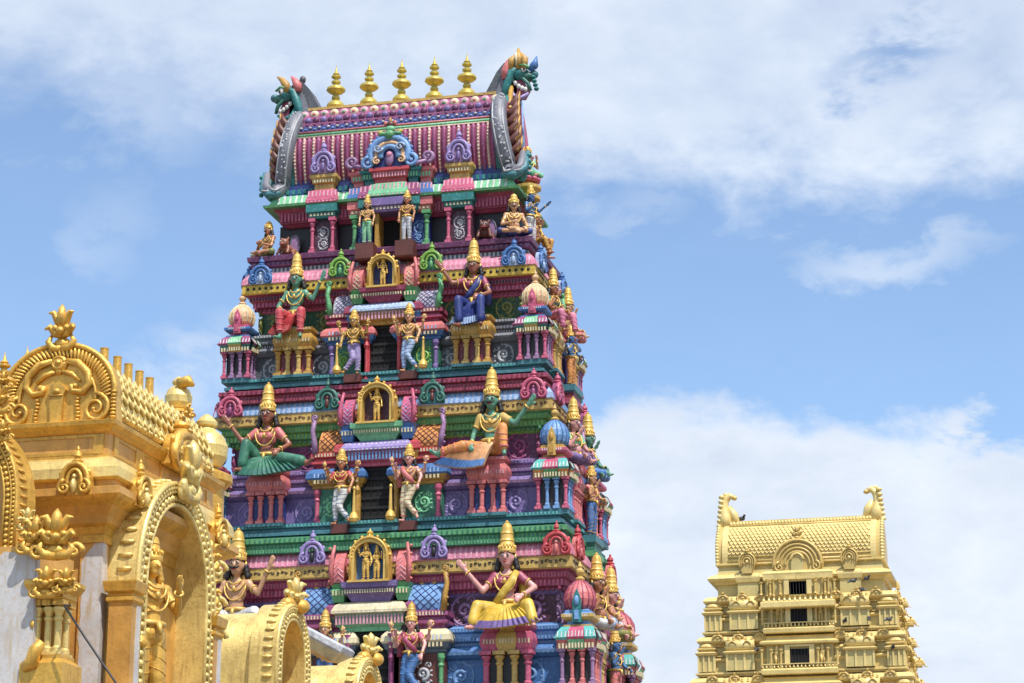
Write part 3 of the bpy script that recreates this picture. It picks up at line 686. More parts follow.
for sg in (1,-1):
    mb = MB(); mb.ring(sg*.66-.3, sg*.66+.3, -2.55, -1.9, [(-.04,zled_b-.15,'brown'),(0,zled_b-.1,'brown'),(0,zled_t+.02,'brown')])
    put('statue_ledge', mb, tower)
# barrel roof
roof = link('barrel_roof', None, tower)
zr0 = zet+.34; zr1 = at(401, 110.5, YC).z
RH = zr1-zr0
def rp(f):   # cross-section: f=0 foot .. 1 ridge, returns (half depth, z)
    return 1.35+.45*math.sin(PI*min(1, f*.95+.05))-.62*f**3, zr0+RH*f
zones = [(0,.53,'crimson'),(.53,.59,'mint'),(.59,.62,'coral'),(.62,.70,'navy'),(.70,.83,'plum'),(.83,.99,'magenta'),(.99,1,'goldy')]
mb = MB(); hw = 3.42
ts = [0,.08,.16,.24,.32,.4,.48,.53,.59,.62,.66,.70,.74,.78,.83,.87,.91,.95,.975,1]
for i in range(len(ts)-1):
    tm = (ts[i]+ts[i+1])/2; col = [z[2] for z in zones if z[0] <= tm < z[1]+1e-6][0]
    (y0, z0), (y1, z1) = rp(ts[i]), rp(min(ts[i+1], .995))
    for s in (-1, 1):
        q = [(-hw,s*y0,z0),(hw,s*y0,z0),(hw,s*y1,z1),(-hw,s*y1,z1)]
        mb.add(q if s < 0 else [q[k] for k in (1,0,3,2)], [(0,1,2,3)], col, True)
y1, z1 = rp(.995)
mb.box(-hw, hw, -y1-.07, y1+.07, z1-.03, z1+.06, 'goldy')
mb.box(-hw+.05, hw-.05, -1.5, 1.5, zr0-.1, zr0+.2, 'navy')
put('roof_shell', mb, roof)
mb = MB(); n = 42
for i in range(n):
    x = -hw+2*hw*(i+.5)/n
    pts = [rp(t) for t in (0,.1,.2,.3,.4,.48,.53)]
    if i % 2: mb.tube([(x, -y, z) for y, z in pts], .07, 'magenta', 6)
    else:
        mb.tube([(x, -y, z) for y, z in pts], .05, 'palepink', 5)
        for t in [j/26 for j in range(14)]:
            y, z = rp(t); mb.ball((x, -y-.02, z), .045, 'cream', 6, 4)
for t, r, col in ((.54, .03, 'cream'), (.565, .055, 'mint'), (.607, .035, 'coral')):
    y, z = rp(t); mb.tube([(-hw, -y-.02, z), (hw, -y-.02, z)], r, col, 6)
n = 44
for i in range(n):
    x = -hw+2*hw*(i+.5)/n; y, z = rp(.66)
    mb.ball((x, -y-.03, z+(.03 if i % 2 else -.03)), (.055,.05,.04), 'white' if i % 2 else 'sky', 6, 4)
n = 26
for i in range(n):
    x = -hw+2*hw*(i+.5)/n; y, z = rp(.78); y2, z2 = rp(.74)
    mb.ball((x, -y-.03, z+.02), (.12,.07,.12), 'purple' if i % 2 else 'plum', 8, 5); mb.ball((x, -y2-.06, z2-.05), .045, 'magenta', 6, 4)
n = 20
for i in range(n):
    x = -hw+2*hw*(i+.5)/n; y, z = rp(.88); ry, rz_ = rp(.99)
    mb.ball((x, -y-.0, z+.03), (.16,.07,.15), 'cream' if i % 2 else 'palepink', 10, 6)
    mb.ball((x, -y-.055, z+.03), (.07,.03,.055), 'coral' if i % 2 else 'green', 8, 5)
put('roof_ornament', mb, roof)
# big central horseshoe ornament
mb = MB(); zb2 = zz+.52; fr = -2.02
pts = [(.62*math.cos(PI*i/16), .45+.55*math.sin(PI*i/16)) for i in range(17)]
mb.M = MX.Translation((0, fr, zb2)) @ MX.Scale(1.12, 4, (1,0,0))
mb.extr([(.62,0)]+pts+[(-.62,0)], 0, .3, 'navy')
mb.arc((0,.45), .56, .55, -.2*PI, 1.2*PI, .12, 'sky', -.03, 20)
for s in (1,-1):
    mb.spiral((s*.33,.62), .15, 1.2, .045, 'paleblue', -.16, a0=0, sgn=s, n=12); mb.spiral((s*.36,.2), .13, 1.2, .04, 'peach', -.14, a0=PI/2, sgn=-s, n=12)
    for j in range(6): mb.ball((s*.66*math.cos(.25*j), -.06, .45+.66*math.sin(.25*j)), (.07,.05,.07), 'blue', 6, 4)
mb.arc((0,.42), .40, .40, -.1*PI, 1.1*PI, .07, 'peach', -.06, 18)
mb.arc((0,.38), .27, .30, -.1*PI, 1.1*PI, .09, 'sky', -.06, 16)
mb.ball((0,-.05,.28), (.13,.1,.26), 'mauve', 10, 8); mb.ball((0,-.12,.4), (.09,.07,.09), 'pink', 8, 6)
for s in (1,-1):
    mb.spiral((s*.62,.16), .22, 1.2, .075, 'sky', -.06, a0=PI/2, sgn=-s)
    mb.tube([(s*.5,0,.1),(s*.8,-.02,.06),(s*1.1,0,.14)], [.06,.07,.07], 'mauve', 7)
    mb.spiral((s*1.12,.26), .2, 1.3, .075, 'mauve', -.02, a0=-PI/2, sgn=s)
    mb.ball((s*.2,-.05,1.12), (.16,.1,.08), 'green', 8, 5); mb.ball((s*.3,-.03,1.2), (.1,.05,.05), 'yellow', 8, 5)
mb.ball((0,-.08,1.08), (.17,.14,.16), 'green', 10, 7); mb.ball((0,-.03,1.3), (.15,.1,.12), 'mint', 8, 6)
mb.ball((0,-.03,1.45), (.12,.09,.11), 'brown', 8, 6); mb.ball((0,-.03,1.58), (.05,.05,.12), 'gold', 8, 6)
for s in (1,-1): mb.ball((s*.14,-.03,1.5), (.06,.05,.09), 'coral', 8, 6)
mb.M = MX(); put('horseshoe_ornament', mb, roof)
# gable ends with horned guardian heads
for sg in (1, -1):
    mb = MB()
    mb.M = MX.Scale(sg, 4, (1,0,0))
    # curved band hugging the barrel end and curling into a hook at its foot
    pts = []; 
    for i in range(15):
        t = i/14; y, z = rp(t*.93)
        pts.append((hw+.02+.38*(1-t)**1.6, -y-.05, z))
    low_ = [(hw+.86,-1.75,zet+.32),(hw+.74,-1.85,zet+.10),(hw+.55,-1.88,zet+.05)]
    mb.tube([(hw+.88,-1.6,zr0+.5)]+low_+pts, [.09,.15,.2,.24]+[.27]*13+[.2,.12], 'grey', 10)
    mb.tube([(p[0]-.15, p[1]-.22, p[2]) for p in low_[1:]+pts[:-1]], .035, 'silver', 5)
    mb.tube([(p[0]+.18, p[1]-.19, p[2]) for p in low_[1:]+pts[:-1]], .03, 'silver', 5)
    rr = random.Random(3+sg)
    for p in pts[:-1]:
        for _ in range(3): mb.ball((p[0]+rr.uniform(-.12,.14), p[1]-.245, p[2]+rr.uniform(-.1,.1)), (.045,.03,.045), 'silver', 5, 4)
    # end plate, thick, outline of the vault
    pl = [(rp(t*.98)[0]+.02, rp(t*.98)[1]) for t in [j/12 for j in range(13)]]
    out = [(y, z) for y, z in pl]+[(-y, z) for y, z in reversed(pl)]
    n_ = len(out); vs = [(hw-.02, y, z) for y, z in out]+[(hw+.3, y, z) for y, z in out]
    mb.add(vs, [tuple(range(n_))], 'teal'); mb.add(vs, [tuple(range(2*n_-1, n_-1, -1))], 'rose'); mb.add(vs, [(i, (i+1) % n_, n_+(i+1) % n_, n_+i)[::-1] for i in range(n_)], 'teal')
    # base block teal
    mb.tube([(hw+1.02,-1.5,zr0+.55),(hw+.98,-1.75,zet+.25),(hw+.7,-1.95,zet-.04),(hw+.3,-2.0,zet-.04)], [.06,.12,.15,.08], 'tealdark', 8)
    mb.ball((hw+.8,-1.4,zet+.3), (.2,.3,.4), 'teal', 8, 6)
    for j in range(4): mb.ball((hw+1.08,-1.6,zet+.1+.2*j), (.09,.1,.08), 'teal', 6, 4)
    # plumes up the outside
    for j in range(7):
        t = .12+.115*j; y, z = rp(t); dx0 = .30*(1-t)
        for col, dx, ww in (('brown',.0,.12), ('gold',.07,.07)):
            mb.tube([(hw+.16+dx0+dx*.3,-y*.9-dx,z-.22),(hw+.36+dx0+dx,-y*.92-dx*.3,z-.10),(hw+.50+dx0+dx,-y*.92,z+.12),(hw+.54+dx0+dx,-y*.9,z+.40)], [ww*1.2,ww*1.3,ww*.95,.012], col, 7)
    if sg > 0:
        mb.tube([(hw+.3,-1.5,zr0+.1),(hw+.34,-1.55,zr0+RH*.45),(hw+.3,-1.1,zr0+RH*.8),(hw+.3,-.8,zr1+.15)], [.07,.09,.09,.08], 'gold', 7)
        for j in range(10): mb.ball((hw+.4,-1.55+.02*j,zr0+.15+.22*j), (.08,.09,.08), 'goldy' if j % 2 else 'gold', 6, 4)
        for j in range(5): mb.tube([(hw+.35,-1.2+.35*j,zr0+.2),(hw+.45,-1.1+.3*j,zr0+RH*.5),(hw+.38,-.6+.2*j,zr1)], [.09,.08,.06], ('red','lilac','pink','rose','sky')[j], 7)
    mb.M = MX(); put('roof_gable', mb, roof)
    # guardian head
    mb = MB(); mb.M = MX.Translation((sg*(hw+.46), -.75, zr1+.30)) @ MX.Scale(1.15, 4) @ MX.Scale(sg, 4, (1,0,0))
    S = 1.0
    # hood sweeping down to the ridge
    hood = [(-1.0,-.42),(-.78,.0),(-.58,.38),(-.38,.62),(-.18,.72),(.0,.5),(.02,-.5),(-.3,-.75),(-.55,-.45)]
    mb.extr([(x, z) for x, z in hood], -.02, .55, 'darkgrey')
    mb.extr([(-.62,-.42),(-.46,.1),(-.3,.42),(-.2,.3),(-.12,-.5),(-.3,-.7)], -.1, .0, 'grey')
    mb.tube([(-.40,-.06,-.62),(-.26,-.1,-.1),(-.12,-.1,.3),(.06,-.08,.4)], [.09,.12,.13,.12], 'teal', 8)
    mb.ball((.10,.1,.26), (.27,.3,.22), 'teal', 12, 8); mb.ball((.33,.05,.16), (.2,.2,.15), 'seagreen', 10, 7); mb.ball((.5,.05,.22), (.13,.14,.12), 'tealdark', 8, 6)
    mb.ball((.24,-.16,.32), (.085,.06,.08), 'white', 8, 6); mb.ball((.27,-.21,.32), .04, 'black', 6, 5)
    mb.tube([(.1,-.18,.43),(.26,-.2,.45),(.4,-.15,.36)], .04, 'green', 6)
    # open mouth with teeth
    mb.extr([(-.18,.1),(.02,.16),(.22,.0),(.34,-.2),(.2,-.44),(-.05,-.4),(-.2,-.15)], -.02, .3, 'crimson')
    for j in range(5):
        t = j/4; mb.ball((-.12+.40*t, -.07, .09-.34*t-.06*math.sin(PI*t)), (.065,.06,.075), 'white', 8, 6)
    mb.tube([(-.2,-.05,-.15),(-.1,-.07,-.42),(.14,-.07,-.52),(.36,-.04,-.36)], [.06,.09,.08,.04], 'teal' if sg < 0 else 'lilac', 7)
    mb.tube([(.0,-.05,.18),(.2,-.08,.08),(.36,-.08,-.1),(.42,-.05,-.3)], [.05,.06,.06,.05], 'seagreen', 7)
    if sg < 0:
        mb.tube([(.02,-.1,.3),(.12,-.12,.55),(.26,-.08,.74),(.42,-.02,.86)], [.13,.12,.08,.02], 'gold', 8)
        mb.tube([(-.26,-.1,.3),(-.24,-.12,.5),(-.14,-.1,.68),(-.02,-.05,.82)], [.12,.13,.09,.02], 'coral', 8)
        mb.ball((-.34,.05,.72), (.1,.1,.12), 'darkgrey', 8, 6)
    else:
        for q in (-.1,.1,.26): mb.tube([(q-.02,-.12,.35),(q+.0,-.14,.65),(q*.5+.03,-.1,1.0-abs(q-.1))], [.1,.12,.03], 'gold', 8)
        mb.tube([(.04,-.2,.45),(.04,-.22,.7),(.04,-.18,.85)], [.04,.05,.02], 'cream', 6)
        mb.tube([(-.3,-.1,.1),(-.3,-.12,.35),(-.2,-.1,.6),(-.1,-.05,.72)], [.11,.13,.1,.03], 'coral', 8)
        mb.tube([(.4,-.05,.3),(.56,-.08,.5),(.6,-.05,.72)], [.1,.1,.02], 'blue', 8); mb.ball((.52,-.05,.45), (.13,.12,.12), 'blue', 8, 6)
        for j in range(4): mb.ball((.5+.03*j,-.05,.1-.12*j), (.08,.1,.06), 'teal', 6, 4)
    mb.M = MX(); o = put('guardian_head', mb, roof)
    o['label'] = 'horned green head with gold and pink horns' if sg < 0 else 'crowned green head with gold crest and blue snout'
# finials
KAL = [(.34,0),(.38,.05),(.36,.14),(.26,.24),(.12,.30),(.17,.36),(.17,.43),(.11,.47),(.13,.52),(.30,.60),(.40,.68),(.38,.76),(.24,.84),(.12,.88),(.11,.93),(.19,.97),(.19,1.03),(.10,1.07),(.09,1.12),(.2,1.18),(.2,1.23),(.1,1.27),(.14,1.31),(.06,1.40),(.02,1.56),(.003,1.68)]
kb = MB(); s_ = .90
kb.lathe((0,0,0), [(r*.80, z*.93) for r, z in KAL], 'brass', 20)
km = kb.mesh('finial')
for i, px in enumerate((335.4, 368.6, 401.2, 434.0, 466.6)):
    x = at(px+4, 112-.085*(px-335), YC).x-XC
    put('finial', km, roof, (x*.995, -.45, zr1+.10))
# ------------------------------------------------------------------ statues
# figures are laid out in metres for a 1.75 m body that faces -y, then scaled
def lerp(a, b, t): return tuple(a[i]+(b[i]-a[i])*t for i in range(3))
def hand(mb, wr, el, mat, pose='open', S=1.0):
    wr = V(wr); d = (wr-V(el)).normalized()
    side = d.cross(V((0,-1,0))); side = side.normalized() if side.length > .1 else V((1,0,0))
    nrm = side.cross(d)
    c = wr+d*.055*S
    R = MX((side, nrm, d)).transposed()
    mb.ball(c, (.042*S,.02*S,.055*S), mat, 8, 6, R)
    for i, (o, ln) in enumerate(((-.032,.062),(-.011,.075),(.011,.07),(.03,.055))):
        b = c+side*o*S+d*.04*S; bend = {'open': .12, 'curl': 1.0}[pose]
        m_ = b+d*ln*.55*S*(1-.3*bend)-nrm*ln*.3*S*bend; e = m_+d*ln*.5*S*(1-1.1*bend)-nrm*ln*.45*S*bend
        mb.tube([b, m_, e], [.0125*S,.0115*S,.009*S], mat, 6); mb.ball(e, .0095*S, mat, 6, 4)
    t0 = wr+side*.03*S+d*.02*S
    mb.tube([t0, t0+side*.03*S+d*.03*S-nrm*.01*S, t0+side*.035*S+d*.065*S-nrm*.02*S], [.015*S,.013*S,.01*S], mat, 6)
def limb(mb, a, b, c, r0, r1, r2, mat):
    mb.cap(a, b, r0, r1, mat); mb.cap(b, c, r1*.98, r2, mat)
POSES = {
 # hips, knee/ankle pairs (viewer's left first), elbow/wrist pairs, lean
 'down':   dict(hip=.12, legs=[((-.20,-.40,.14),(-.16,-.44,-.28)),((.24,-.40,.14),(.26,-.46,-.30))]),
 'lounge': dict(hip=.12, legs=[((-.26,-.30,.34),(-.30,-.36,-.02)),((.40,-.34,.10),(.80,-.34,.02))]),
 'squat':  dict(hip=.14, legs=[((-.40,-.28,.16),(-.44,-.40,-.10)),((.40,-.28,.16),(.50,-.40,-.10))]),
 'cross':  dict(hip=.12, legs=[((-.36,-.20,.10),(.08,-.36,.06)),((.36,-.20,.10),(-.10,-.38,.12))]),
 'stand':  dict(hip=.88, legs=[((-.10,-.03,.47),(-.10,0,.07)),((.10,-.03,.47),(.11,0,.07))]),
 'dwara':  dict(hip=.84, legs=[((.02,-.10,.46),(-.24,-.10,.10)),((.14,-.03,.46),(.12,-.02,.06))]),
 'ride':   dict(hip=.12, legs=[((-.18,-.36,.2),(-.14,-.30,-.22)),((.2,-.38,.16),(.16,-.5,-.2))]),
}
def figure(label, loc, rz, S, pose='down', mir=1, arms=None, arms4=None, skin='skin', lower='red', trim=None, upper=None, crown='gilt', hs=1.18, crownh=.42,
           moustache=False, fem=False, fan=None, group=None, lean=0.0, turn=0.0, hold=None, vx=None, cat='statue', hair=True, gild=None, low=False, seat=None, sash=None, tall=1.0):
    m = mir; p = POSES[pose]; hz = p['hip']
    G = lambda n: gild or n
    q = lambda t: (t[0]*m, t[1], t[2])
    name = 'deity_statue'
    root = thing(name, label, cat, loc, group, rz=rz); root.scale = (S, S, S*tall)
    vx = vx or .016
    T = lambda x, y, z: (x*m+lean*(z-hz), y, z)
    ch, sh, nk = hz+.34, hz+.44, hz+.52
    B = MB(); sk = G(skin)
    B.ball(T(0,0,hz), (.155,.12,.12), sk, 12, 8)
    B.cap(T(0,0,hz+.04), T(0,-.01,hz+.2), .125, .112, sk, 12)
    B.ball(T(0,-.005,ch), (.165,.105,.15), sk, 14, 9)
    B.cap(T(-.13,0,sh), T(.13,0,sh), .07, .07, sk, 10)
    if fem:
        for s in (-1,1): B.ball(T(s*.075,-.095,ch+.02), (.062,.06,.062), sk, 10, 7)
    elif pose in ('cross',): B.ball(T(0,-.05,hz+.16), (.14,.12,.12), sk, 12, 8)
    hc = V(T(0,-.02,nk+.135*hs)); 
    B.cap(T(0,0,sh+.03), (hc.x, 0, hc.z-.06), .052, .05, sk, 10)
    Rz = MX.Rotation(turn, 3, 'Z')
    H = lambda x, y, z: tuple(hc+Rz @ V((x*hs, y*hs, z*hs)))
    B.ball(hc, (.078*hs,.092*hs,.105*hs), sk, 16, 12, Rz)
    B.ball(H(0,-.03,-.06), (.055*hs,.055*hs,.05*hs), sk, 10, 8, Rz)
    B.tube([H(0,-.088,.02), H(0,-.108,-.015), H(0,-.10,-.03)], [.009*hs,.015*hs,.018*hs], sk, 6); 
    for s in (-1,1): B.ball(H(s*.08,.0,-.005), (.014*hs,.025*hs,.035*hs), sk, 8, 6)
    hips = [T(-.09,0,hz-.01), T(.09,0,hz-.01)]
    if m < 0: pass
    hj = [V(T(-.09,0,hz-.01)), V(T(.09,0,hz-.01))]
    ft = []
    for i, (kn, an) in enumerate(p['legs']):
        kn = V((kn[0]*m, kn[1], kn[2])); an = V((an[0]*m, an[1], an[2]))
        limb(B, hj[i], kn, an, .085, .06, .04, sk)
        if pose == 'lounge' and i == 1: tip = an+V((m*.13,-.03,.03))
        elif pose == 'cross': tip = an+V((.1*m*(1 if i == 0 else -1),-.03,.0))
        else: tip = an+V(((.05 if i else -.05)*m,-.15,-.055))
        B.cap(an+V((0,.01,-.035)), tip, .038, .03, sk, 8)
        for j in range(4): B.ball(tip+V((-.03+.02*j,-.03,0)), .013, sk, 6, 4)
        ft.append(an)
    arms = arms or [((-.30,-.06,.22),(-.20,-.26,.10)), ((.30,-.06,.22),(.20,-.26,.10))]
    sj = [V(T(-.19,0,sh)), V(T(.19,0,sh))]; wr = []
    AL = []
    for i, (el, w_) in enumerate(arms):
        if i == 0: e_ = V(sj[0])+V((el[0]*m*1.0, el[1], el[2])) if False else None
    def J(t): return V((t[0]*m+lean*t[2], t[1], t[2]+hz))
    order = list(arms)
    for i, (el, w_) in enumerate(order):
        e_, r_ = J(el), J(w_); s0 = sj[i] 
        B.ball(s0, .072, sk, 10, 7); limb(B, s0, e_, r_, .058, .044, .032, sk); hand(B, r_, e_, sk, 'open' if w_[2] > .3 else 'curl', 1.15)
        AL.append((s0, e_, r_))
    for el, w_ in (arms4 or []):
        e_, r_ = J(el), J(w_); s0 = sj[0] if (el[0] < 0) else sj[1]
        limb(B, s0+V((0,.03,-.03)), e_, r_, .05, .04, .03, sk); hand(B, r_, e_, sk, 'curl', 1.1); AL.append((s0, e_, r_))
    body = put('body', B, root, remesh=vx)
    # hair
    if hair:
        b = MB(); hm = G('hair')
        b.ball(H(0,.03,.03), (.088*hs,.092*hs,.10*hs), hm, 12, 8, Rz)
        for s in (-1,1):
            for k_ in range(3): b.ball(H(s*(.095+.012*k_),.03,-.02-.045*k_), (.04*hs,.045*hs,.042*hs), hm, 8, 6, Rz)
        put('hair', b, root, remesh=vx)
    if not low:
        b = MB()
        if not gild:
            for s in (-1,1):
                b.ball(H(s*.032,-.084,.014), (.021*hs,.013*hs,.012*hs), 'white', 8, 6, Rz); b.ball(H(s*.032,-.095,.014), (.010*hs,.008*hs,.010*hs), 'black', 6, 5, Rz)
                b.tube([H(s*.012,-.094,.036), H(s*.034,-.094,.046), H(s*.058,-.08,.036)], .0055*hs, 'black', 5)
            b.ball(H(0,-.098,-.052), (.024*hs,.012*hs,.010*hs), 'lips', 8, 5, Rz); b.ball(H(0,-.098,.05), (.008*hs,.006*hs,.014*hs), 'red', 6, 4, Rz)
            if moustache:
                for s in (-1,1): b.tube([H(0,-.108,-.036), H(s*.035,-.10,-.04), H(s*.062,-.085,-.022)], [.011*hs,.012*hs,.004*hs], 'black', 6)
            o = put('face', b, root)
    # crown
    if crown:
        b = MB(); c0 = H(0,.015,.065); k = hs*.1; Hc = crownh
        b.lathe(c0, [(k*1.02,-.03),(k*1.06,0),(k*1.0,.03),(k*.90,.05),(k*.94,.08),(k*.84,Hc*.28),(k*.90,Hc*.33),(k*.80,Hc*.38),(k*.74,Hc*.52),(k*.80,Hc*.57),(k*.70,Hc*.62),(k*.62,Hc*.76),(k*.54,Hc*.84),(k*.34,Hc*.9),(k*.2,Hc*.92),(k*.24,Hc*.95),(.01,Hc*1.0)], crown, 14)
        for j in range(9):
            a = PI+PI*j/8; b.ball((c0[0]+k*.98*math.cos(a), c0[1]+k*.98*math.sin(a), c0[2]+.05), (.018,.014,.03), crown, 6, 4)
        for s in (-1,1): b.ball(H(s*.1,.02,.0), (.022,.03,.05), crown, 8, 6)
        put('crown', b, root)
    # clothes
    if lower:
        b = MB(); lm = G(lower)
        b.ball(T(0,0,hz), (.175,.14,.13), lm, 12, 8)
        for i, (kn, an) in enumerate(p['legs']):
            kn = V((kn[0]*m, kn[1], kn[2])); an = V((an[0]*m, an[1], an[2]))
            b.cap(hj[i], kn, .105, .085, lm, 12)
            if seat != 'short': b.cap(kn, kn.lerp(an, .82), .084, .062 if not fem else .085, lm, 12)
        if fem and pose in ('down','squat','lounge') and not fan:
            L_ = [V((kn[0]*m,kn[1],kn[2])) for kn, an in p['legs']]; A_ = [V((an[0]*m,an[1],an[2]))for kn, an in p['legs']]
            for t in (.25,.5,.75):
                b.cap(L_[0].lerp(L_[1], t)+V((0,.06,-.03)), A_[0].lerp(A_[1], t)+V((0,.06,.06)), .08, .09, lm, 10)
            b.cap(T(0,-.1,hz), L_[0].lerp(L_[1],.5), .12, .09, lm, 10)
        g_ = put('garment', b, root, remesh=vx)
        # pleat lines and hem
        b = MB(); tm = G(trim or lower)
        for i, (kn, an) in enumerate(p['legs']):
            if fan and fem: break
            kn = V((kn[0]*m, kn[1], kn[2])); an = V((an[0]*m, an[1], an[2])); d_ = (an-kn).normalized()
            if seat != 'short':
                e0 = kn.lerp(an, .80); R = (an-kn).to_track_quat('Z','Y').to_matrix()
                n_ = 10; rad = (.068 if not fem else .09)
                ring_ = [e0+R @ V((rad*math.cos(2*PI*j/n_), rad*math.sin(2*PI*j/n_), 0)) for j in range(n_+1)]
                b.tube(ring_, .014, tm, 5)
            for j in range(3):
                t = .25+.3*j; c_ = hj[i].lerp(kn, t); R = (kn-hj[i]).to_track_quat('Z','Y').to_matrix(); rad = .107-.02*t
                b.tube([c_+R @ V((rad*math.cos(a), rad*math.sin(a), .05*math.sin(a+i))) for a in [PI*2*k_/10 for k_ in range(11)]], .0055, tm, 4)
                if seat != 'short':
                    c_ = kn.lerp(an, t*.8); R = (an-kn).to_track_quat('Z','Y').to_matrix(); rad = .086-(.02 if not fem else 0)*t
                    b.tube([c_+R @ V((rad*math.cos(a), rad*math.sin(a), .05*math.sin(a+i))) for a in [PI*2*k_/10 for k_ in range(11)]], .0055, tm, 4)
        if b.v: put('pleats', b, root)
    if fan:
        # pleated skirt spread between the legs
        fcol, fhem, x0, x1, zlow = fan
        b = MB(); n_ = 26; vs = []
        for i in range(n_+1):
            t = i/n_; ang = t
            bx = (x0+(x1-x0)*t)*m; bz = zlow+.0+.16*(abs(t-.35)**1.6)
            tx = T((-.10+.20*t),0,0)[0]; rip = .022*(1 if i % 2 else -1)
            for k_, u in enumerate((0,.3,.56,.80,1.0)):
                vs.append((tx+(bx-tx)*u**1.1, -.15-.30*u**.8+rip*u*1.3, hz+.06+(bz-hz-.06)*u-.0+.05*math.sin(PI*u)))
        m5 = 5; fs = []; fs2 = []
        for i in range(n_):
            for k_ in range(3): fs.append((i*m5+k_, i*m5+k_+1, (i+1)*m5+k_+1, (i+1)*m5+k_))
            fs2.append((i*m5+3, i*m5+4, (i+1)*m5+4, (i+1)*m5+3))
        nv = len(vs); bk = [(x, y+.10, z) for x, y, z in vs]
        al = vs+bk
        edge = []
        for i in range(n_): edge += [(i*m5+4, nv+i*m5+4, nv+(i+1)*m5+4, (i+1)*m5+4), (i*m5, (i+1)*m5, nv+(i+1)*m5, nv+i*m5)]
        for k_ in range(4): edge += [(k_, nv+k_, nv+k_+1, k_+1), (n_*m5+k_, n_*m5+k_+1, nv+n_*m5+k_+1, nv+n_*m5+k_)]
        b.add(al, fs+[tuple(nv+i for i in reversed(f)) for f in fs+fs2]+edge, fcol); b.add(al, fs2, fhem)
        put('skirt', b, root)
    if upper:
        b = MB(); um = G(upper)
        b.ball(T(0,-.005,ch), (.172,.115,.13), um, 14, 9)
        if fem:
            for s in (-1,1): b.ball(T(s*.075,-.1,ch+.02), (.068,.066,.068), um, 10, 7)
        for s0, e_, r_ in AL[:2]: b.cap(s0, s0.lerp(e_, .5), .078, .062, um, 10)
        put('blouse', b, root, remesh=vx)
    if sash:
        b = MB()
        b.tube([T(.17,-.06,sh+.06), T(.09,-.15,ch), T(-.03,-.15,hz+.2), T(-.15,-.12,hz+.08)], [.05,.062,.06,.05], G(sash), 8, True, .45, (0,1,0))
        b.tube([T(.18,.02,sh+.05), T(.24,.1,ch), T(.26,.1,hz+.02)], [.05,.08,.09], G(sash), 8)
        put('sash', b, root)
    # jewellery
    b = MB(); jm = 'gilt'
    for rr_, dz in ((.09,-.02),(.135,-.09),(.17,-.18)):
        b.tube([T(rr_*math.sin(a), -.075-.045*math.cos(a)*1.0-(.03 if fem and dz < -.05 else 0), sh+.07+dz*.5-abs(math.cos(a))*(-dz+.05)*.9) for a in [-PI/2+PI*k_/10 for k_ in range(11)]], .013, jm, 5)
    b.ball(T(0,-.135-(.03 if fem else 0),ch+.03), (.03,.02,.035), jm, 8, 6)
    b.tube([T(.165*math.cos(a), .128*math.sin(a), hz+.1) for a in [2*PI*k_/16 for k_ in range(17)]], .028, jm, 6)
    b.tube([T(0,-.16,hz+.1), T(0,-.19,hz-.02)], [.035,.02], jm, 6)
    for s0, e_, r_ in AL:
        for t, f0, f1, rad in ((.55,s0,e_,.055),(.88,e_,r_,.040)):
            c_ = f0.lerp(f1, t); R = (f1-f0).to_track_quat('Z','Y').to_matrix()
            b.tube([c_+R @ V((rad*math.cos(a), rad*math.sin(a), 0)) for a in [2*PI*k_/10 for k_ in range(11)]], .014, jm, 5)
    put('jewellery', b, root)
    for h_ in (hold or []):
        kind, pos = h_; pos = V((pos[0]*m, pos[1], pos[2])); b = MB()
        if kind == 'club':
            b.lathe(pos, [(.03,0),(.10,.02),(.13,.1),(.1,.2),(.05,.26),(.04,.5),(.03,.8),(.045,.85),(.02,.9)], 'gilt', 10)
        elif kind == 'shell': b.lathe(pos, [(.01,0),(.04,.03),(.05,.07),(.03,.12),(.005,.17)], G('goldy'), 8)
        elif kind == 'disc': b.tube([pos+V((.06*math.cos(a),0,.07+.06*math.sin(a))) for a in [2*PI*k_/10 for k_ in range(11)]], .018, G('goldy'), 5)
        elif kind == 'pillow': b.ball(pos, (.4,.25,.12), h_[2] if len(h_) > 2 else 'gold', 12, 8)
        put({'club':'club','shell':'conch','disc':'discus'}.get(kind, kind), b, root)
    return root
def onT(px, py, k=None, out=.3):
    """world point on the tower front, `out` metres proud of the sloping face through the cornice edges"""
    Y = 69.
    for _ in range(20):
        p = at(px, py, Y); Y = YC-half_b(p.z)-out
    return at(px, py, Y)
UP1 = [((-.40,-.10,.40),(-.60,-.16,.66)), ((.34,-.08,.20),(.20,-.30,.10))]     # one hand raised, the other on the thigh
UP2 = [((-.34,-.08,.20),(-.22,-.30,.10)), ((.38,-.10,.30),(.56,-.16,.62))]
AK = [((-.40,-.08,.30),(-.62,-.14,.56)), ((.40,.0,.24),(.30,-.24,.12))]
GS = 'large statues seated along the storeys'
def ptop(k, sgn, S):
    """centre of a pedestal's seat on storey k"""
    t = TI[k]; xx = (.615, .66, .705, .72)[k]
    return (XC+sgn*xx*t['a'], YC-t['b']-.42, t['Z'](.34))
# second storey from the top
x, y, z = ptop(0, -1, 1); figure('green-skinned seated statue in red lower cloth, hand raised beside a peach dome', (x, y+.08, z+.14), 0, 1.62, 'down', 1, UP2, skin='skingreen', lower='red', trim='coral', fem=False, hs=1.3, fan=('red','coral',-.40,.02,-.26), group=GS, tall=1.14)
x, y, z = ptop(0, 1, 1); figure('seated woman statue in dark blue pleated sari and tall gold crown', (x+.02, y+.08, z+.14), 0, 1.62, 'down', 1, UP1, skin='skinbrown', lower='navy', trim='paleblue', upper='crimson', fem=True, sash='navy', fan=('navy','paleblue',-.34,.36,-.30), hs=1.3, group=GS, tall=1.14)
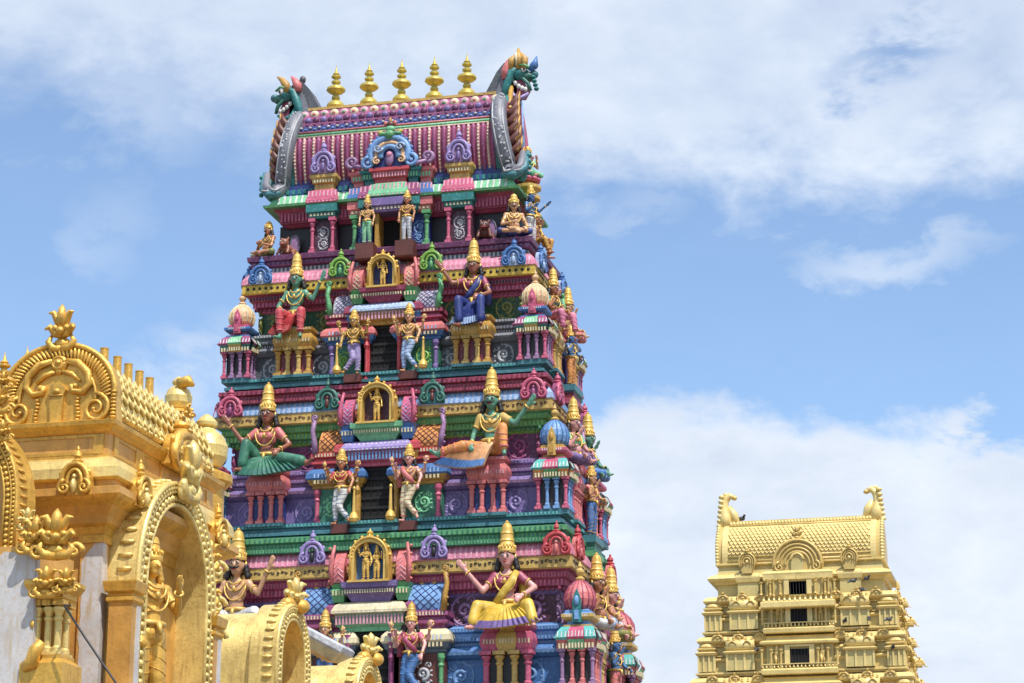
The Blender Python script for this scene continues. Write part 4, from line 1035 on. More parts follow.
# third
x, y, z = ptop(1, -1, 1); figure('seated woman statue in dark green pleated skirt, arm stretched toward a pink gable', (x-.05, y+.05, z+.02), 0, 1.86, 'lounge', 1, AK, skin='skinbrown', lower='bottle', trim='mint', upper='coral', fem=True, fan=('bottle','seagreen',-.42,.74,-.16), hs=1.32, group=GS, tall=1.14)
x, y, z = ptop(1, 1, 1); figure('green-faced moustached statue with orange and blue pleated cloth reclining on a coral pedestal', (x+.1, y+.05, z+.06), 0, 1.86, 'lounge', -1, [((-.42,-.10,.32),(-.66,-.16,.58)), ((.30,-.02,.20),(.27,-.26,.02))], skin='skingreen', lower='orange', trim='coral', moustache=True, upper='goldy', fan=('peach','sky',.02,.86,-.24), hs=1.3, group=GS, tall=1.14)
# fourth
x, y, z = ptop(2, 1, 1); figure('seated woman statue in yellow sari with purple hem and crimson sleeves', (x-.02, y+.02, z+.12), 0, 1.95, 'squat', 1, [((-.34,-.14,.24),(-.60,-.20,.52)), ((.44,-.02,.28),(.30,-.28,.14))], skin='skinpink', lower='yellow', trim='orange', upper='crimson', fem=True, sash='yellow', fan=('yellow','purple',-.56,.60,-.16), hs=1.32, group=GS, tall=1.14)
x, y, z = ptop(2, -1, 1); figure('bare-chested statue with a black moustache and gold crown sitting behind the golden vault', (x+.02, y+.02, z+.2), 0, 2.0, 'squat', 1, UP2, skin='skin', lower='white', trim='silver', moustache=True, hs=1.36, group=GS, tall=1.14)
# fifth storey, mostly below the picture
for sg in (-1, 1):
    pass
# door guardians
DW1 = dict(arms=[((-.32,-.06,.26),(-.30,-.24,.02)), ((.30,-.08,.22),(.26,-.26,.40))], arms4=[((-.36,.02,.36),(-.42,-.06,.60)), ((.36,.02,.36),(.42,-.06,.60))])
GD = 'door guardian statues'
DX = (.90, 1.08, 1.34, 1.4)
def dw(k, sg): t = TI[k]; return (XC+sg*DX[k], YC-t['b']-.52, t['Z'](.715))
figure('golden-brown guardian statue with lilac trousers and crossed legs, left of the upper barred doorway', dw(0,-1), 0, 1.12, 'dwara', 1, skin='ochre', lower='lilac', trim='white', hs=1.3, crownh=.3, group=GD, hold=[('club',(-.42,-.2,.0)),('disc',(-.44,-.06,1.45)),('shell',(.42,-.06,1.45))], **DW1)
figure('pale guardian statue in yellow sash and blue-white trousers, right of the upper barred doorway', dw(0,1), 0, 1.14, 'dwara', -1, skin='skin', lower='paleblue', trim='blue', sash=None, hs=1.3, crownh=.34, group=GD, hold=[('club',(-.46,-.2,.0)),('disc',(-.44,-.06,1.45)),('shell',(.42,-.06,1.45))], **DW1)
figure('guardian statue in red top and white trousers with blue folds, left of the middle doorway', dw(1,-1), 0, 1.24, 'dwara', -1, skin='skin2', lower='white', trim='blue', upper='red', hs=1.3, crownh=.32, group=GD, hold=[('club',(-.40,-.2,.0)),('disc',(-.44,-.06,1.45)),('shell',(.42,-.06,1.45))], **DW1)
figure('guardian statue in cream trousers and coral belt, leaning club beside the middle doorway', dw(1,1), 0, 1.26, 'dwara', -1, skin='skinpink', lower='cream', trim='coral', hs=1.3, crownh=.32, sash='coral', group=GD, hold=[('club',(.40,-.2,.0)),('disc',(-.44,-.06,1.45)),('shell',(.42,-.06,1.45))], **DW1)
figure('pink-skinned guardian statue with gold crown peeping above the pale grey light housing', dw(2,-1), 0, 1.36, 'dwara', 1, skin='skin', lower='blue', trim='gold', upper='sky', fem=True, hs=1.25, crownh=.4, group=GD, hold=[('disc',(-.44,-.06,1.45)),('shell',(.42,-.06,1.45))], **DW1)
figure('standing guardian statue in blue trousers, crimson wrap and raised hands beside the lowest dark doorway', dw(2,1), 0, 1.42, 'dwara', -1, skin='skinpink', lower='blue', trim='sky', upper='rose', sash='crimson', fem=True, hs=1.2, crownh=.4, group=GD, hold=[('disc',(-.44,-.06,1.45)),('shell',(.42,-.06,1.45))], **DW1)
# top storey
yl = YC-2.3
def top(px, py, yy): p = at(px, py, yy); return (p.x, yy, zled_t+.02)
figure('slim standing statue in green and white dhoti left of the topmost dark doorway', (XC-.66, YC-2.25, zled_t+.02), 0, .86, 'stand', 1, [((-.28,-.02,.24),(-.26,-.12,-.02)),((.28,-.02,.24),(.26,-.12,-.02))], skin='skin', lower='mint', trim='white', hs=1.3, crownh=.36, group='standing statues by the topmost doorway')
figure('slim standing statue in white dhoti right of the topmost dark doorway', (XC+.66, YC-2.25, zled_t+.02), 0, .9, 'stand', -1, [((-.28,-.02,.24),(-.26,-.12,-.02)),((.28,-.02,.24),(.26,-.12,-.02))], skin='skin2', lower='lace', trim='white', hs=1.3, crownh=.3, group='standing statues by the topmost doorway')
figure('bare-chested statue with joined hands sitting cross-legged at the left end of the top ledge', (XC-4.15, YC-1.75, zled_t+.0), -.5, 1.2, 'cross', 1, [((-.28,-.14,.16),(-.04,-.30,.24)),((.28,-.14,.16),(.04,-.30,.24))], skin='skin2', lower='olive', seat='short', hs=1.15, crownh=.2, moustache=True, group='seated statues on the top ledge')
figure('pot-bellied moustached statue with one leg hanging over the right end of the top ledge', (XC+4.08, YC-1.95, zled_t+.02), .35, 1.30, 'cross', 1, [((-.30,-.14,.16),(-.08,-.28,.18)),((.32,-.08,.14),(.28,-.26,.06))], skin='skin', lower='navy', seat='short', hs=1.2, crownh=.24, moustache=True, group='seated statues on the top ledge')
def beast(label, loc, rz, S, col):
    r = thing('lion_mask_statue', label, 'statue', loc, 'crouching beasts on the top ledge', rz=rz); r.scale = (S,)*3
    b = MB(); b.ball((0,.12,.22), (.2,.28,.2), col, 12, 8); b.ball((0,-.14,.42), (.17,.17,.17), col, 12, 8); b.ball((0,-.29,.36), (.09,.08,.07), col, 8, 6)
    for s in (-1,1): b.cap((s*.15,-.1,.28), (s*.2,-.26,.04), .07, .05, col); b.ball((s*.13,-.1,.58), (.05,.04,.07), col, 8, 6); b.cap((s*.2,.2,.2),(s*.26,.02,.04),.09,.05,col)
    put('body', b, r, remesh=.018)
    b = MB()
    for s in (-1,1): b.ball((s*.07,-.28,.46), .035, 'white', 8, 6); b.ball((s*.07,-.31,.46), .018, 'black', 6, 5)
    b.tube([(-.08,-.36,.33),(0,-.38,.31),(.08,-.36,.33)], .015, 'red', 5); put('face', b, r)
beast('crouching brown lion statue beside the left seated figure on the top ledge', (XC-3.5, YC-1.85, zled_t+.01), -.2, .95, 'skinbrown')
beast('crouching dark-maned lion statue beside the right pot-bellied figure', (XC+3.15, YC-1.95, zled_t+.01), .1, 1.0, 'brown')
for sg, lab in ((-1,'grey oval halo slab standing behind the left lion statue'), (1,'dull oval halo slab standing behind the right lion statue')):
    b = MB(); b.extr([(.17*math.cos(2*PI*i/16), .42+.36*math.sin(2*PI*i/16)) for i in range(16)], -.03, .04, 'mauve'); b.box(-.05,.05,-.02,.05,0,.1,'mauve')
    b.arc((0,.42), .15, .33, 0, 2*PI, .02, 'grey', -.04)
    o = thing('halo_slab', lab, 'ornament', (XC+sg*3.28, YC-1.62, zled_t+.0), 'halo slabs', b.mesh('halo_slab'))
# niche statuettes in gold
def gold_fig(label, px, py_, k, S, off=0, mir=1):
    t = TI[k]
    figure(label, (XC+off, YC-t['b']-.45+.0, t['Z'](.07)), 0, S, 'stand', mir, [((-.30,-.02,.28),(-.32,-.16,.48)),((.26,-.04,.2),(.30,-.14,.0))], skin='gilt', lower='gilt', trim='brass', gild='gilt', hs=1.15, crownh=.34, low=True, vx=.02, group='gold statuettes in arched niches')
gold_fig('four-armed gold statuette in the dark blue topmost niche', 0, 0, 0, .50)
gold_fig('gold statuette leaning on a bow in the maroon niche', 0, 0, 1, .58)
gold_fig('taller of the two gold statuettes in the bright blue niche', 0, 0, 2, .62, -.12)
gold_fig('shorter of the two gold statuettes in the bright blue niche', 0, 0, 2, .54, .22, -1)
# statues along the right-hand end, facing right
R90 = PI/2
GR = 'statues along the right end of the painted tower'
figure('statue of a woman in light green sitting on a pink lotus at the roof end', (XC+4.15, YC-.35, zet+.36), R90-.9, 1.05, 'cross', 1, [((-.26,-.16,.22),(-.10,-.34,.36)),((.26,-.16,.22),(.14,-.36,.40))], skin='skinpink', lower='mint', upper='mint', fem=True, crownh=.2, group=GR)
b = MB(); 
for i in range(10):
    a = 2*PI*i/10; b.ball((.3*math.cos(a), .3*math.sin(a), .08), (.14,.14,.09), 'rose', 8, 6)
    b.ball((.22*math.cos(a+.3), .22*math.sin(a+.3), .16), (.12,.12,.08), 'pink', 8, 6)
b.lathe((0,0,-.6), [(.42,0),(.42,.12),(.3,.16),(.3,.3),(.45,.36),(.45,.46),(.25,.5),(.2,.66)], 'goldy', 12)
thing('lotus_seat', 'pink lotus seat on a golden drum under the green-clad woman at the roof end', 'pedestal', (XC+4.15, YC-.35, zet+.22), None, b.mesh('lotus_seat'))
SIDE = [
 # tier (-1 top ledge), y offset, kind
 (-1, -.9, 'stand', dict(skin='skinblue', lower='white', trim='pink', crownh=.3, S=1.1, arms=[((-.28,-.08,.2),(-.2,-.3,.3)),((.3,-.08,.3),(.36,-.3,.46))]), 'blue-faced statue with a bow stepping off the top ledge'),
 (-1, .1, 'ride', dict(skin='skin2', lower='gold', trim='orange', crownh=.3, S=1.2), 'statue in golden-brown cloth on the top ledge above a peach dome'),
 (0, -1.0, 'down', dict(skin='skin2', lower='pink', trim='rose', crownh=.44, S=1.35, upper='seagreen'), 'gold-crowned statue in pink cloth beside the highest right shrine'),
 (0, 1.35, 'cross', dict(skin='skin', lower='coral', trim='pink', crownh=.44, S=1.4), 'gold-crowned statue farthest out on the second storey'),
 (0, .1, 'stand', dict(skin='skinblue', lower='orange', trim='gold', crownh=.34, S=1.05), 'blue-bodied standing statue in orange cloth at the second storey end'),
 (1, -1.0, 'cross', dict(skin='skinpink', lower='purple', trim='mauve', crownh=.46, S=1.6, upper='mint'), 'large-crowned pink-faced statue behind the blue shrine dome'),
 (1, 1.35, 'cross', dict(skin='skingreen', lower='blue', trim='sky', crownh=.46, S=1.65), 'green-faced gold-crowned statue at the outer edge of the third storey'),
 (1, .1, 'stand', dict(skin='skin', lower='blue', trim='gold', crownh=.34, S=1.2, upper='coral'), 'blue-trousered standing statue at the third storey end'),
 (2, -1.0, 'cross', dict(skin='skin2', lower='white', trim='paleblue', crownh=.46, S=1.75), 'bare-chested statue in white dhoti behind the red shrine dome'),
 (2, 1.35, 'cross', dict(skin='skinpink', lower='olive', trim='gold', crownh=.46, S=1.75, upper='rose'), 'gold-crowned statue in olive cloth at the lowest outer edge'),
 (2, .1, 'stand', dict(skin='skinblue', lower='coral', trim='gold', crownh=.34, S=1.3), 'blue-skinned standing statue in coral cloth at the fourth storey end'),
]
for k, yy, pose, kw, lab in SIDE:
    kw = dict(kw); S = kw.pop('S')
    kw.setdefault('hs', 1.3)
    if k < 0: loc = (XC+at_+(-.15 if yy < 0 else -.2), YC+yy+.1, zled_t+(0 if pose == 'stand' else .3))
    else:
        t = TI[k]
        if pose == 'stand': loc = (XC+t['a']+.72, YC+yy, t['Z'](.745))
        else: loc = (XC+t['a']+(.40 if yy < 0 else .36), YC+yy, t['Z'](.34)+.10)
    kw.setdefault('arms', [((-.26,-.12,.20),(-.16,-.30,.12)),((.26,-.12,.22),(.20,-.26,.44))] if yy > 0 else [((-.26,-.12,.20),(-.14,-.24,.44)),((.26,-.12,.20),(.18,-.30,.12))])
    figure(lab, loc, R90-(.45 if yy < 0 else .3), S, pose, 1 if yy < 0 else -1, group=GR, **kw)
# ------------------------------------------------------------------ golden pavilions at the left
GC = 'goldpaint'
paint('goldpaint', (216, 170, 76), rough=.36, metal=.42, var=.22, dirt=.5, scale=2.0, bump=.6, rust=(.22, .11, .035))
paint('goldwall', (206, 156, 78), rough=.42, metal=.2, var=.22, dirt=.45, scale=1.3, bump=.5, rust=(.30, .17, .07))
paint('goldlight', (228, 200, 124), rough=.36, metal=.35, var=.2, dirt=.6, scale=2.0, bump=.5, rust=(.32, .19, .07))
paint('whitewash', (190, 188, 188), rough=.6, var=.12, dirt=.8, scale=1.6, rust=(.42, .30, .14))
XS, YG = -12.36, 28.2
zg = lambda py: zat(py, 100, 28.0)
def leaf(mb, x, z, r, mat, y=0, n=5, sp=PI*.9, a0=PI/2):
    """palmette: fan of fat leaves curling at their tips"""
    for i in range(n):
        a = a0-sp/2+sp*i/(n-1); ln = r*(1-.25*abs(i-(n-1)/2)/((n-1)/2))
        R = MX.Rotation(PI/2-a, 3, 'Y')
        mb.ball((x+ln*.5*math.cos(a), y, z+ln*.5*math.sin(a)), (r*.21, r*.17, ln*.5), mat, 8, 7, R)
        mb.ball((x+ln*.86*math.cos(a), y-r*.12, z+ln*.86*math.sin(a)), (r*.15, r*.15, r*.15), mat, 8, 6)
        mb.tube([(x+ln*.1*math.cos(a), y-r*.17, z+ln*.1*math.sin(a)), (x+ln*.8*math.cos(a), y-r*.2, z+ln*.8*math.sin(a))], r*.035, mat, 5)
    mb.ball((x, y-r*.1, z), (r*.2, r*.2, r*.2), mat, 8, 6)
def crest(mb, x, z, w, h, mat, y=0):
    """two-tier leafy crest with a bud"""
    mb.ball((x, y, z+h*.12), (w*.30, w*.2, h*.14), mat, 10, 7)
    for s in (-1, 1):
        mb.tube([(x, y-.02, z), (x+s*w*.32, y-.04, z+h*.02), (x+s*w*.46, y-.05, z+h*.16), (x+s*w*.34, y-.05, z+h*.30)], [w*.14, w*.14, w*.11, w*.05], mat, 8)
        mb.tube([(x, y-.02, z+h*.3), (x+s*w*.22, y-.05, z+h*.34), (x+s*w*.42, y-.07, z+h*.5), (x+s*w*.5, y-.12, z+h*.42)], [w*.13, w*.15, w*.11, w*.05], mat, 8)
        mb.tube([(x, y-.02, z+h*.5), (x+s*w*.16, y-.05, z+h*.62), (x+s*w*.30, y-.07, z+h*.82), (x+s*w*.44, y-.10, z+h*.80)], [w*.12, w*.13, w*.10, w*.03], mat, 8)
        mb.ball((x+s*w*.2, y-.08, z+h*.45), (w*.12, w*.12, h*.08), mat, 8, 6)
    mb.tube([(x, y-.03, z+h*.4), (x, y-.08, z+h*.7), (x, y-.07, z+h*.88), (x, y-.06, z+h)], [w*.16, w*.17, w*.13, w*.02], mat, 8)
    mb.ball((x, y-.1, z+h*.38), (w*.16, w*.14, h*.1), mat, 8, 6)
def big_gable(w, h, mat, back):
    """large horseshoe gable in relief; foot centre at the origin"""
    mb = MB(); n = 28
    pts = [(w*.5*math.cos(PI*i/n)*(1+.06*math.sin(PI*i/n)), h*.30+h*.70*math.sin(PI*i/n)) for i in range(n+1)]
    mb.extr([(w*.52, 0)]+pts+[(-w*.52, 0)], -.03, .16, back)
    mb.tube([(x*.985, -.03, z*.985) for x, z in pts], .038, mat, 8)
    # ring of ribbed petals
    for i in range(41):
        a = PI*i/40; x = w*.42*math.cos(a)*(1+.05*math.sin(a)); z = h*.30+h*.58*math.sin(a)
        R = MX.Rotation(-(a+.35-PI/2), 3, 'Y')
        mb.ball((x, -.05, z), (.026, .035, .085), mat, 6, 6, R)
    mb.arc((0, h*.30), w*.335, h*.46, -.05*PI, 1.05*PI, .022, mat, -.06, 24)
    for s in (-1, 1):
        mb.tube([(s*w*.06, -.05, h*.78), (s*w*.17, -.06, h*.74), (s*w*.26, -.06, h*.60), (s*w*.28, -.06, h*.46), (s*w*.22, -.06, h*.36), (s*w*.13, -.06, h*.38), (s*w*.12, -.07, h*.46)], [.03, .05, .055, .05, .045, .04, .045], mat, 8)
        mb.ball((s*w*.15, -.06, h*.44), .045, mat, 8, 6)
        mb.tube([(s*w*.03, -.05, h*.64), (s*w*.12, -.055, h*.60), (s*w*.19, -.055, h*.5)], [.03, .035, .02], mat, 7)
        mb.spiral((s*w*.34, h*.15), w*.125, 1.7, .032, mat, -.06, a0=PI/2, sgn=-s, n=26)
        for k in range(7): mb.ball((s*(w*.18+.01*math.sin(k)), -.05, h*(.02+.045*k)), (.038, .03, .022), mat, 6, 4)
        for k in range(8): mb.ball((s*w*.49, -.05, h*(.03+.045*k)), (.05, .04, .024), mat, 6, 4)
    mb.extr([(-.075, 0), (.075, 0), (.10, h*.34), (.13, h*.40), (.06, h*.48), (-.06, h*.48), (-.13, h*.40), (-.10, h*.34)], -.09, 0, mat)
    mb.ball((0, -.08, h*.38), (.06, .05, .05), mat, 8, 6); mb.tube([(-.09,-.1,h*.33),(.09,-.1,h*.33)], .012, mat, 5)
    mb.ball((0, -.05, h*.74), (.125, .045, .115), mat, 14, 8); mb.ball((0, -.09, h*.745), (.045, .03, .04), mat, 8, 6); mb.arc((0, h*.745), .085, .08, 0, 2*PI, .016, mat, -.08)
    mb.ball((0, -.05, h*.645), (.05, .04, .05), mat, 8, 6)
    return mb
def arch_ring(W, H, zs, th, dep, mat):
    """deep horseshoe arch: concentric rope, bead and leaf bands. Opening faces -y; foot at z=0, springing at zs"""
    mb = MB(); n = 26
    def curve(k):
        hw_ = W/2-k; out = [(hw_*1.0, 0.0)]
        for i in range(n+1):
            a = PI*i/n; out.append((hw_*math.cos(a)*(1+.07*math.sin(a)), zs+(H-zs-k)*math.sin(a)))
        out.append((-hw_, 0.0)); return out
    O, I = curve(0), curve(th); m = len(O)
    vs = [(x, 0, z) for x, z in O]+[(x, 0, z) for x, z in I]+[(x, dep, z) for x, z in O]+[(x, dep, z) for x, z in I]
    fs = []
    for i in range(m-1): fs += [(i, i+1, m+i+1, m+i)[::-1], (i, 2*m+i, 2*m+i+1, i+1)[::-1], (m+i, m+i+1, 3*m+i+1, 3*m+i)[::-1], (2*m+i, 3*m+i, 3*m+i+1, 2*m+i+1)[::-1]]
    mb.add(vs, fs, mat)
    for k, r in ((th*.1, th*.13), (th*.42, th*.09), (th*.9, th*.10)):
        mb.tube([(x, -.01, z) for x, z in curve(k)], r, mat, 7)
    def walk(c, st):
        out = []; acc = 0
        for i in range(len(c)-1):
            p, q_ = V((*c[i], 0)), V((*c[i+1], 0)); L_ = (q_-p).length
            while acc < L_:
                t = p.lerp(q_, acc/L_); out.append((t.x, t.y)); acc += st
            acc -= L_
        return out
    for x, z in walk(curve(th*.26), th*.28): mb.ball((x, -.02, z), th*.12, mat, 6, 4)
    for x, z in walk(curve(th*.66), th*.36): mb.ball((x, -.02, z), (th*.17, th*.12, th*.14), mat, 6, 4)
    for x, z in walk(curve(-th*.05), th*.55): mb.ball((x, dep*.3, z), (th*.10, dep*.22, th*.10), mat, 6, 4)
    return mb, curve
def roofscale(mb, xr, xe, zr, ze, y0, y1, mat, nr=7, ncol=16):
    """sloping barrel side covered in overlapping scales, facing +x; ridge at xr, foot at xe"""
    prof = []
    for i in range(nr*2+1):
        t = i/(nr*2); prof.append((xr+(xe-xr)*math.sin(PI/2*t)**.9, ze+(zr-ze)*math.cos(PI/2*t)**.8))
    for i in range(len(prof)-1):
        (xa, za), (xb_, zb_) = prof[i], prof[i+1]
        mb.add([(xa,y0,za),(xb_,y0,zb_),(xb_,y1,zb_),(xa,y1,za)], [(0,1,2,3)], mat, True)
        mb.add([(2*xr-xa,y0,za),(2*xr-xb_,y0,zb_),(2*xr-xb_,y1,zb_),(2*xr-xa,y1,za)], [(3,2,1,0)], mat, True)
    mb.add([(x, y1, z) for x, z in prof]+[(2*xr-x, y1, z) for x, z in prof[::-1]], [tuple(range(2*len(prof)))], mat)
    for r in range(nr):
        t = (r+.6)/nr; x = xr+(xe-xr)*math.sin(PI/2*t)**.9; z = ze+(zr-ze)*math.cos(PI/2*t)**.8
        for c in range(ncol):
            y = y0+(y1-y0)*(c+.5+.5*(r % 2))/ncol
            if y > y1-.02: continue
            w_ = (y1-y0)/ncol
            mb.tube([(x-.02, y-w_*.1, z+.11), (x+.025, y-w_*.36, z+.02), (x+.03, y+w_*.06, z-.06), (x+.025, y+w_*.36, z+.03)], [.012,.022,.026,.018], mat, 5)

shrine = thing('golden_shrine', 'gold-painted shrine pavilion with a big round horseshoe gable and scaly barrel roof', 'shrine', (XS, YG, 0))
W0, W1, D1 = -1.48, 0.0, 3.7        # plan in the shrine's own frame
mb = MB(); z = zg
wallp = [(.0,0,'goldwall'),(.0,z(531),'goldwall')]
mb.ring(W0, W1, 0, D1, wallp); 
put('wall', mb, shrine)
mb = MB()
mb.ring(W0, W1, 0, D1, [(.02,z(533),GC),(.05,z(524),GC),(.10,z(521),GC),(.12,z(514),'goldwall'),(.20,z(505),'goldwall'),(.32,z(499),GC),(.36,z(496),GC),(.36,z(489),'goldwall'),(.22,z(486),GC),(.22,z(481),'goldwall'),
   (.24,z(480),'goldwall'),(.30,z(478),'goldlight'),(.29,z(468),'goldlight'),(.22,z(459),'goldlight'),(.12,z(455.5),'goldlight'),(.06,z(454),GC),(.06,z(451),GC),(.05,z(451),'goldwall'),(.05,z(431),'goldwall'),(.10,z(429),'goldwall'),(.13,z(426),GC),(.17,z(423),GC),(.18,z(419),GC),(.12,z(417.5),GC),(.1,z(417),GC)])
# sunk panels of the frieze: raised borders
for M, L0, L1, yy in ((MX(), W0+.02, W1-.02, -.05), (RS @ MX.Identity(4), .1, D1-.1, -.05-0.0)):
    mb.M = M
    n_ = 1 if M == MX() else 4; q = (L1-L0)/n_
    for i in range(n_):
        a0_, a1_ = L0+q*i, L0+q*(i+1)
        mb.box(a0_, a0_+.14, yy-.016, yy+.02, z(451), z(431), GC); mb.box(a1_-.14, a1_, yy-.016, yy+.02, z(451), z(431), GC)
        mb.box(a0_+.14, a1_-.14, yy-.014, yy+.02, z(434), z(431), GC); mb.box(a0_+.14, a1_-.14, yy-.014, yy+.02, z(451), z(448), GC)
mb.M = MX(); put('cornice', mb, shrine)
zf = z(417)
gw, gh = 1.62, z(337)-zf
gx = (W0+W1)/2+.03
put('horseshoe_gable', big_gable(gw, gh, GC, GC), shrine, (gx, .0, zf))
mb = MB(); crest(mb, 0, 0, .40, .60, GC, -.02); put('crest', mb, shrine, (gx+.02, .0, zf+gh*.93))
mb = MB(); roofscale(mb, gx, .06, zf+gh*.86, zf+.06, .12, D1, 'goldlight', 8, 18)
mb.box(W0+.1, .04, .12, D1, zf-.01, zf+.07, GC)
mb.tube([(gx, .1, zf+gh*.87), (gx, D1, zf+gh*.87)], .05, GC, 8); mb.tube([(gx+.12, .1, zf+gh*.83), (gx+.12, D1, zf+gh*.83)], .03, GC, 6)
for i in range(46): mb.ball((.07, .12+(D1-.2)*i/45, zf+.11), (.04,.032,.04), 'goldlight', 6, 4); 
for i in range(30): mb.ball((.02, .12+(D1-.2)*i/29, zf+.20), (.045,.06,.03), 'goldlight', 6, 4)
put('barrel_roof', mb, shrine)
kb = MB(); kb.lathe((0,0,.06), [(.09,-.06),(.155,.02),(.14,.07),(.07,.09),(.06,.11),(.065,.12),(.058,.36),(.062,.37),(.062,.385)], GC, 14); sm_ = kb.mesh('finial_stub')
for i, px in enumerate((106, 121.5, 134.5, 147.5, 159.5)):
    y = 28476*13.0/12.315/(1122-px)
    x = at(px, 380, y).x-XS; put('finial_stub', sm_, shrine, (gx, y-YG, zf+gh*.88), 0)
km_ = MB()
kudu_mb(.45, .66, GC, GC, 'goldlight', km_); km_ = km_.mesh('gable_ornament')
put('gable_ornament', km_, shrine, (at(77, 497, 27.9).x-XS, -.36, z(497)))
for y in (.42, 3.3): put('gable_ornament', km_, shrine, (.34, y, z(500)), PI/2)
# side gable over the big arch
mb = MB(); kudu_mb(1.0, .8, GC, GC, 'goldlight', mb); leaf(mb, 0, .78, .18, GC, -.05); put('horseshoe_gable', mb, shrine, (.20, 2.15, z(424)-.12), PI/2)
# corner pilaster, its paint worn back to white
mb = MB(); mb.box(-.27, .03, -.05, .16, 0, z(536), 'goldwall'); mb.box(-.30, .06, -.08, .18, z(540), z(533), GC)
pts = []
rp_ = random.Random(5)
for i in range(14): pts.append((-.245+rp_.uniform(-.015,.02), z(700)+(z(560)-z(700))*i/13))
pts += [(-.2,z(552)),(-.12,z(545)),(-.06,z(538)),(.034,z(536))]
zz_ = z(700)
mb.extr([(.034, zz_)]+[(.034, z(536))]+pts[::-1][1:], -.056, -.045, 'whitewash')
pts = [(-.05,zz_),(.15,zz_)]+[(.13+rp_.uniform(-.03,.02), zz_+(z(545)-zz_)*i/9) for i in range(1,9)]+[(.06,z(537)),(-.05,z(536))]
mb.M = RS; mb.extr(pts, -.04, -.02, 'whitewash'); mb.M = MX()
put('pilaster', mb, shrine)
# big arch on the side wall
AY0, AY1 = 28.35, 31.15; ac = (AY0+AY1)/2; AW = AY1-AY0; zA0 = 4.6
zAt = atX(172, 482, XS+.35).z
Z_ = atX(150, 600, XS+.35).z
ar, crv = arch_ring(AW, zAt-zA0, Z_-zA0, .34, .55, 'goldlight')
put('arch', ar, shrine, (.42, ac-YG, zA0), PI/2)
mb = MB()
back = crv(.3); mb.extr([(x, z_) for x, z_ in back][::1], .50, .62, 'goldwall')
put('niche_wall', mb, shrine, (.42, ac-YG, zA0), PI/2)
mb = MB(); crest(mb, 0, -.15, .62, .8, 'goldlight', -.06)
for s in (-1,1): mb.spiral((s*.2,-.12), .12, 1.2, .04, 'goldlight', -.08, a0=PI/2, sgn=-s)
put('crest', mb, shrine, (.46, ac-YG, zAt-.05), PI/2)
# jamb columns
for yy in (AY0-.08, AY1+.05):
    mb = MB()
    mb.box(-.14, .18, -.14, .14, 3, Z_-.16, 'goldwall'); mb.ring(-.14, .18, -.14, .14, [(.0,Z_-.18,GC),(.03,Z_-.15,GC),(.03,Z_-.11,GC),(.0,Z_-.09,GC),(.0,Z_-.06,GC),(.05,Z_-.03,GC),(.07,Z_+.08,GC),(.07,Z_+.10,GC)])
    mb.M = RS; mb.extr([(-.05,3),(.13,3),(.12,4.9),(.135,5.5),(.12,6.2),(.13,Z_-.2),(.0,Z_-.2),(-.02,5.8)], -.19, -.17, 'whitewash'); mb.M = MX()
    put('column', mb, shrine, (.30, yy-YG, 0))
mb = MB(); crest(mb, 0, -.1, .30, .42, GC, -.03); mb.spiral((.16,-.1), .13, 1.2, .045, 'goldlight', -.06); mb.spiral((-.16,-.1), .13, 1.2, .045, 'goldlight', -.06, sgn=-1); lm_ = mb.mesh('leaf_ornament')
for (y, zq, dx) in ((AY1+.05, 7.7, .28), (AY1+.08, 7.2, .28), (AY1+.08, 6.75, .3)): put('leaf_ornament', lm_, shrine, (dx, y-YG, zq), .9)
# the gilded figure in the arch
figure('gold statue with raised folded arm standing in the big golden arch', (XS+.36, AY0+.62, 5.15), R90-.5, 1.36, 'stand', 1, [((-.26,.02,.20),(-.24,-.16,-.02)),((.24,-.14,.22),(.10,-.32,.40))], skin='goldpaint', lower='goldpaint', trim='goldlight', gild='goldpaint', hs=1.1, crownh=.24, crown='goldpaint', low=True, vx=.012)

# the nearer pavilion at the frame's left edge
near = thing('golden_shrine', 'half-visible gold shrine with peeling white pillar at the very left edge', 'shrine', (at(34, 600, 26.6).x, 26.6, 0))
zn = lambda py: zat(py, 20, 26.6)
mb = MB(); mb.box(-1.6, 0, 0, 1.1, 0, zn(546), 'goldwall'); 
pts = [(-1.5, zn(700)), (.0, zn(700)), (.0, zn(548))]+[(-.02-.1*i, zn(548+(i % 3)*3+(4 if i % 2 else 0))) for i in range(1, 15)]
mb.extr(pts, -.012, 0.002, 'whitewash'); mb.M = RS; mb.extr([(0, zn(700)), (.07, zn(700)), (.09, zn(640)), (.06, zn(600)), (.10, zn(552)), (0, zn(548))], -.012, 0.002, 'whitewash'); mb.M = MX()
mb.ball((.0,-.02,zn(625)), (.03,.01,.05), GC, 6, 4)
put('pillar', mb, near)
ar, crv = arch_ring(1.9, 1.75, .5, .2, .5, GC)
put('arch', ar, near, (-1.26, .05, zn(546)))
mb = MB(); mb.extr(crv(.15), .32, .45, 'goldwall'); put('niche_wall', mb, near, (-1.26, .05, zn(546)))
for (px, py, s_) in ((36, 552, .36), (56, 556, .46), (66, 592, .24), (46, 596, .30), (3, 440, .2), (-2, 412, .3), (4, 388, .16), (28, 530, .22)):
    mb = MB(); crest(mb, 0, 0, s_, s_*1.25, 'goldlight' if py % 4 else GC, 0); mb.spiral((s_*.5,s_*.12), s_*.22, 1.2, s_*.08, GC, -.05); mb.spiral((-s_*.5,s_*.12), s_*.22, 1.2, s_*.08, GC, -.05, sgn=-1)
    p = at(px, py, 26.55); put('leaf_ornament', mb, near, (p.x-near.location.x, p.y-26.6, p.z), .25)
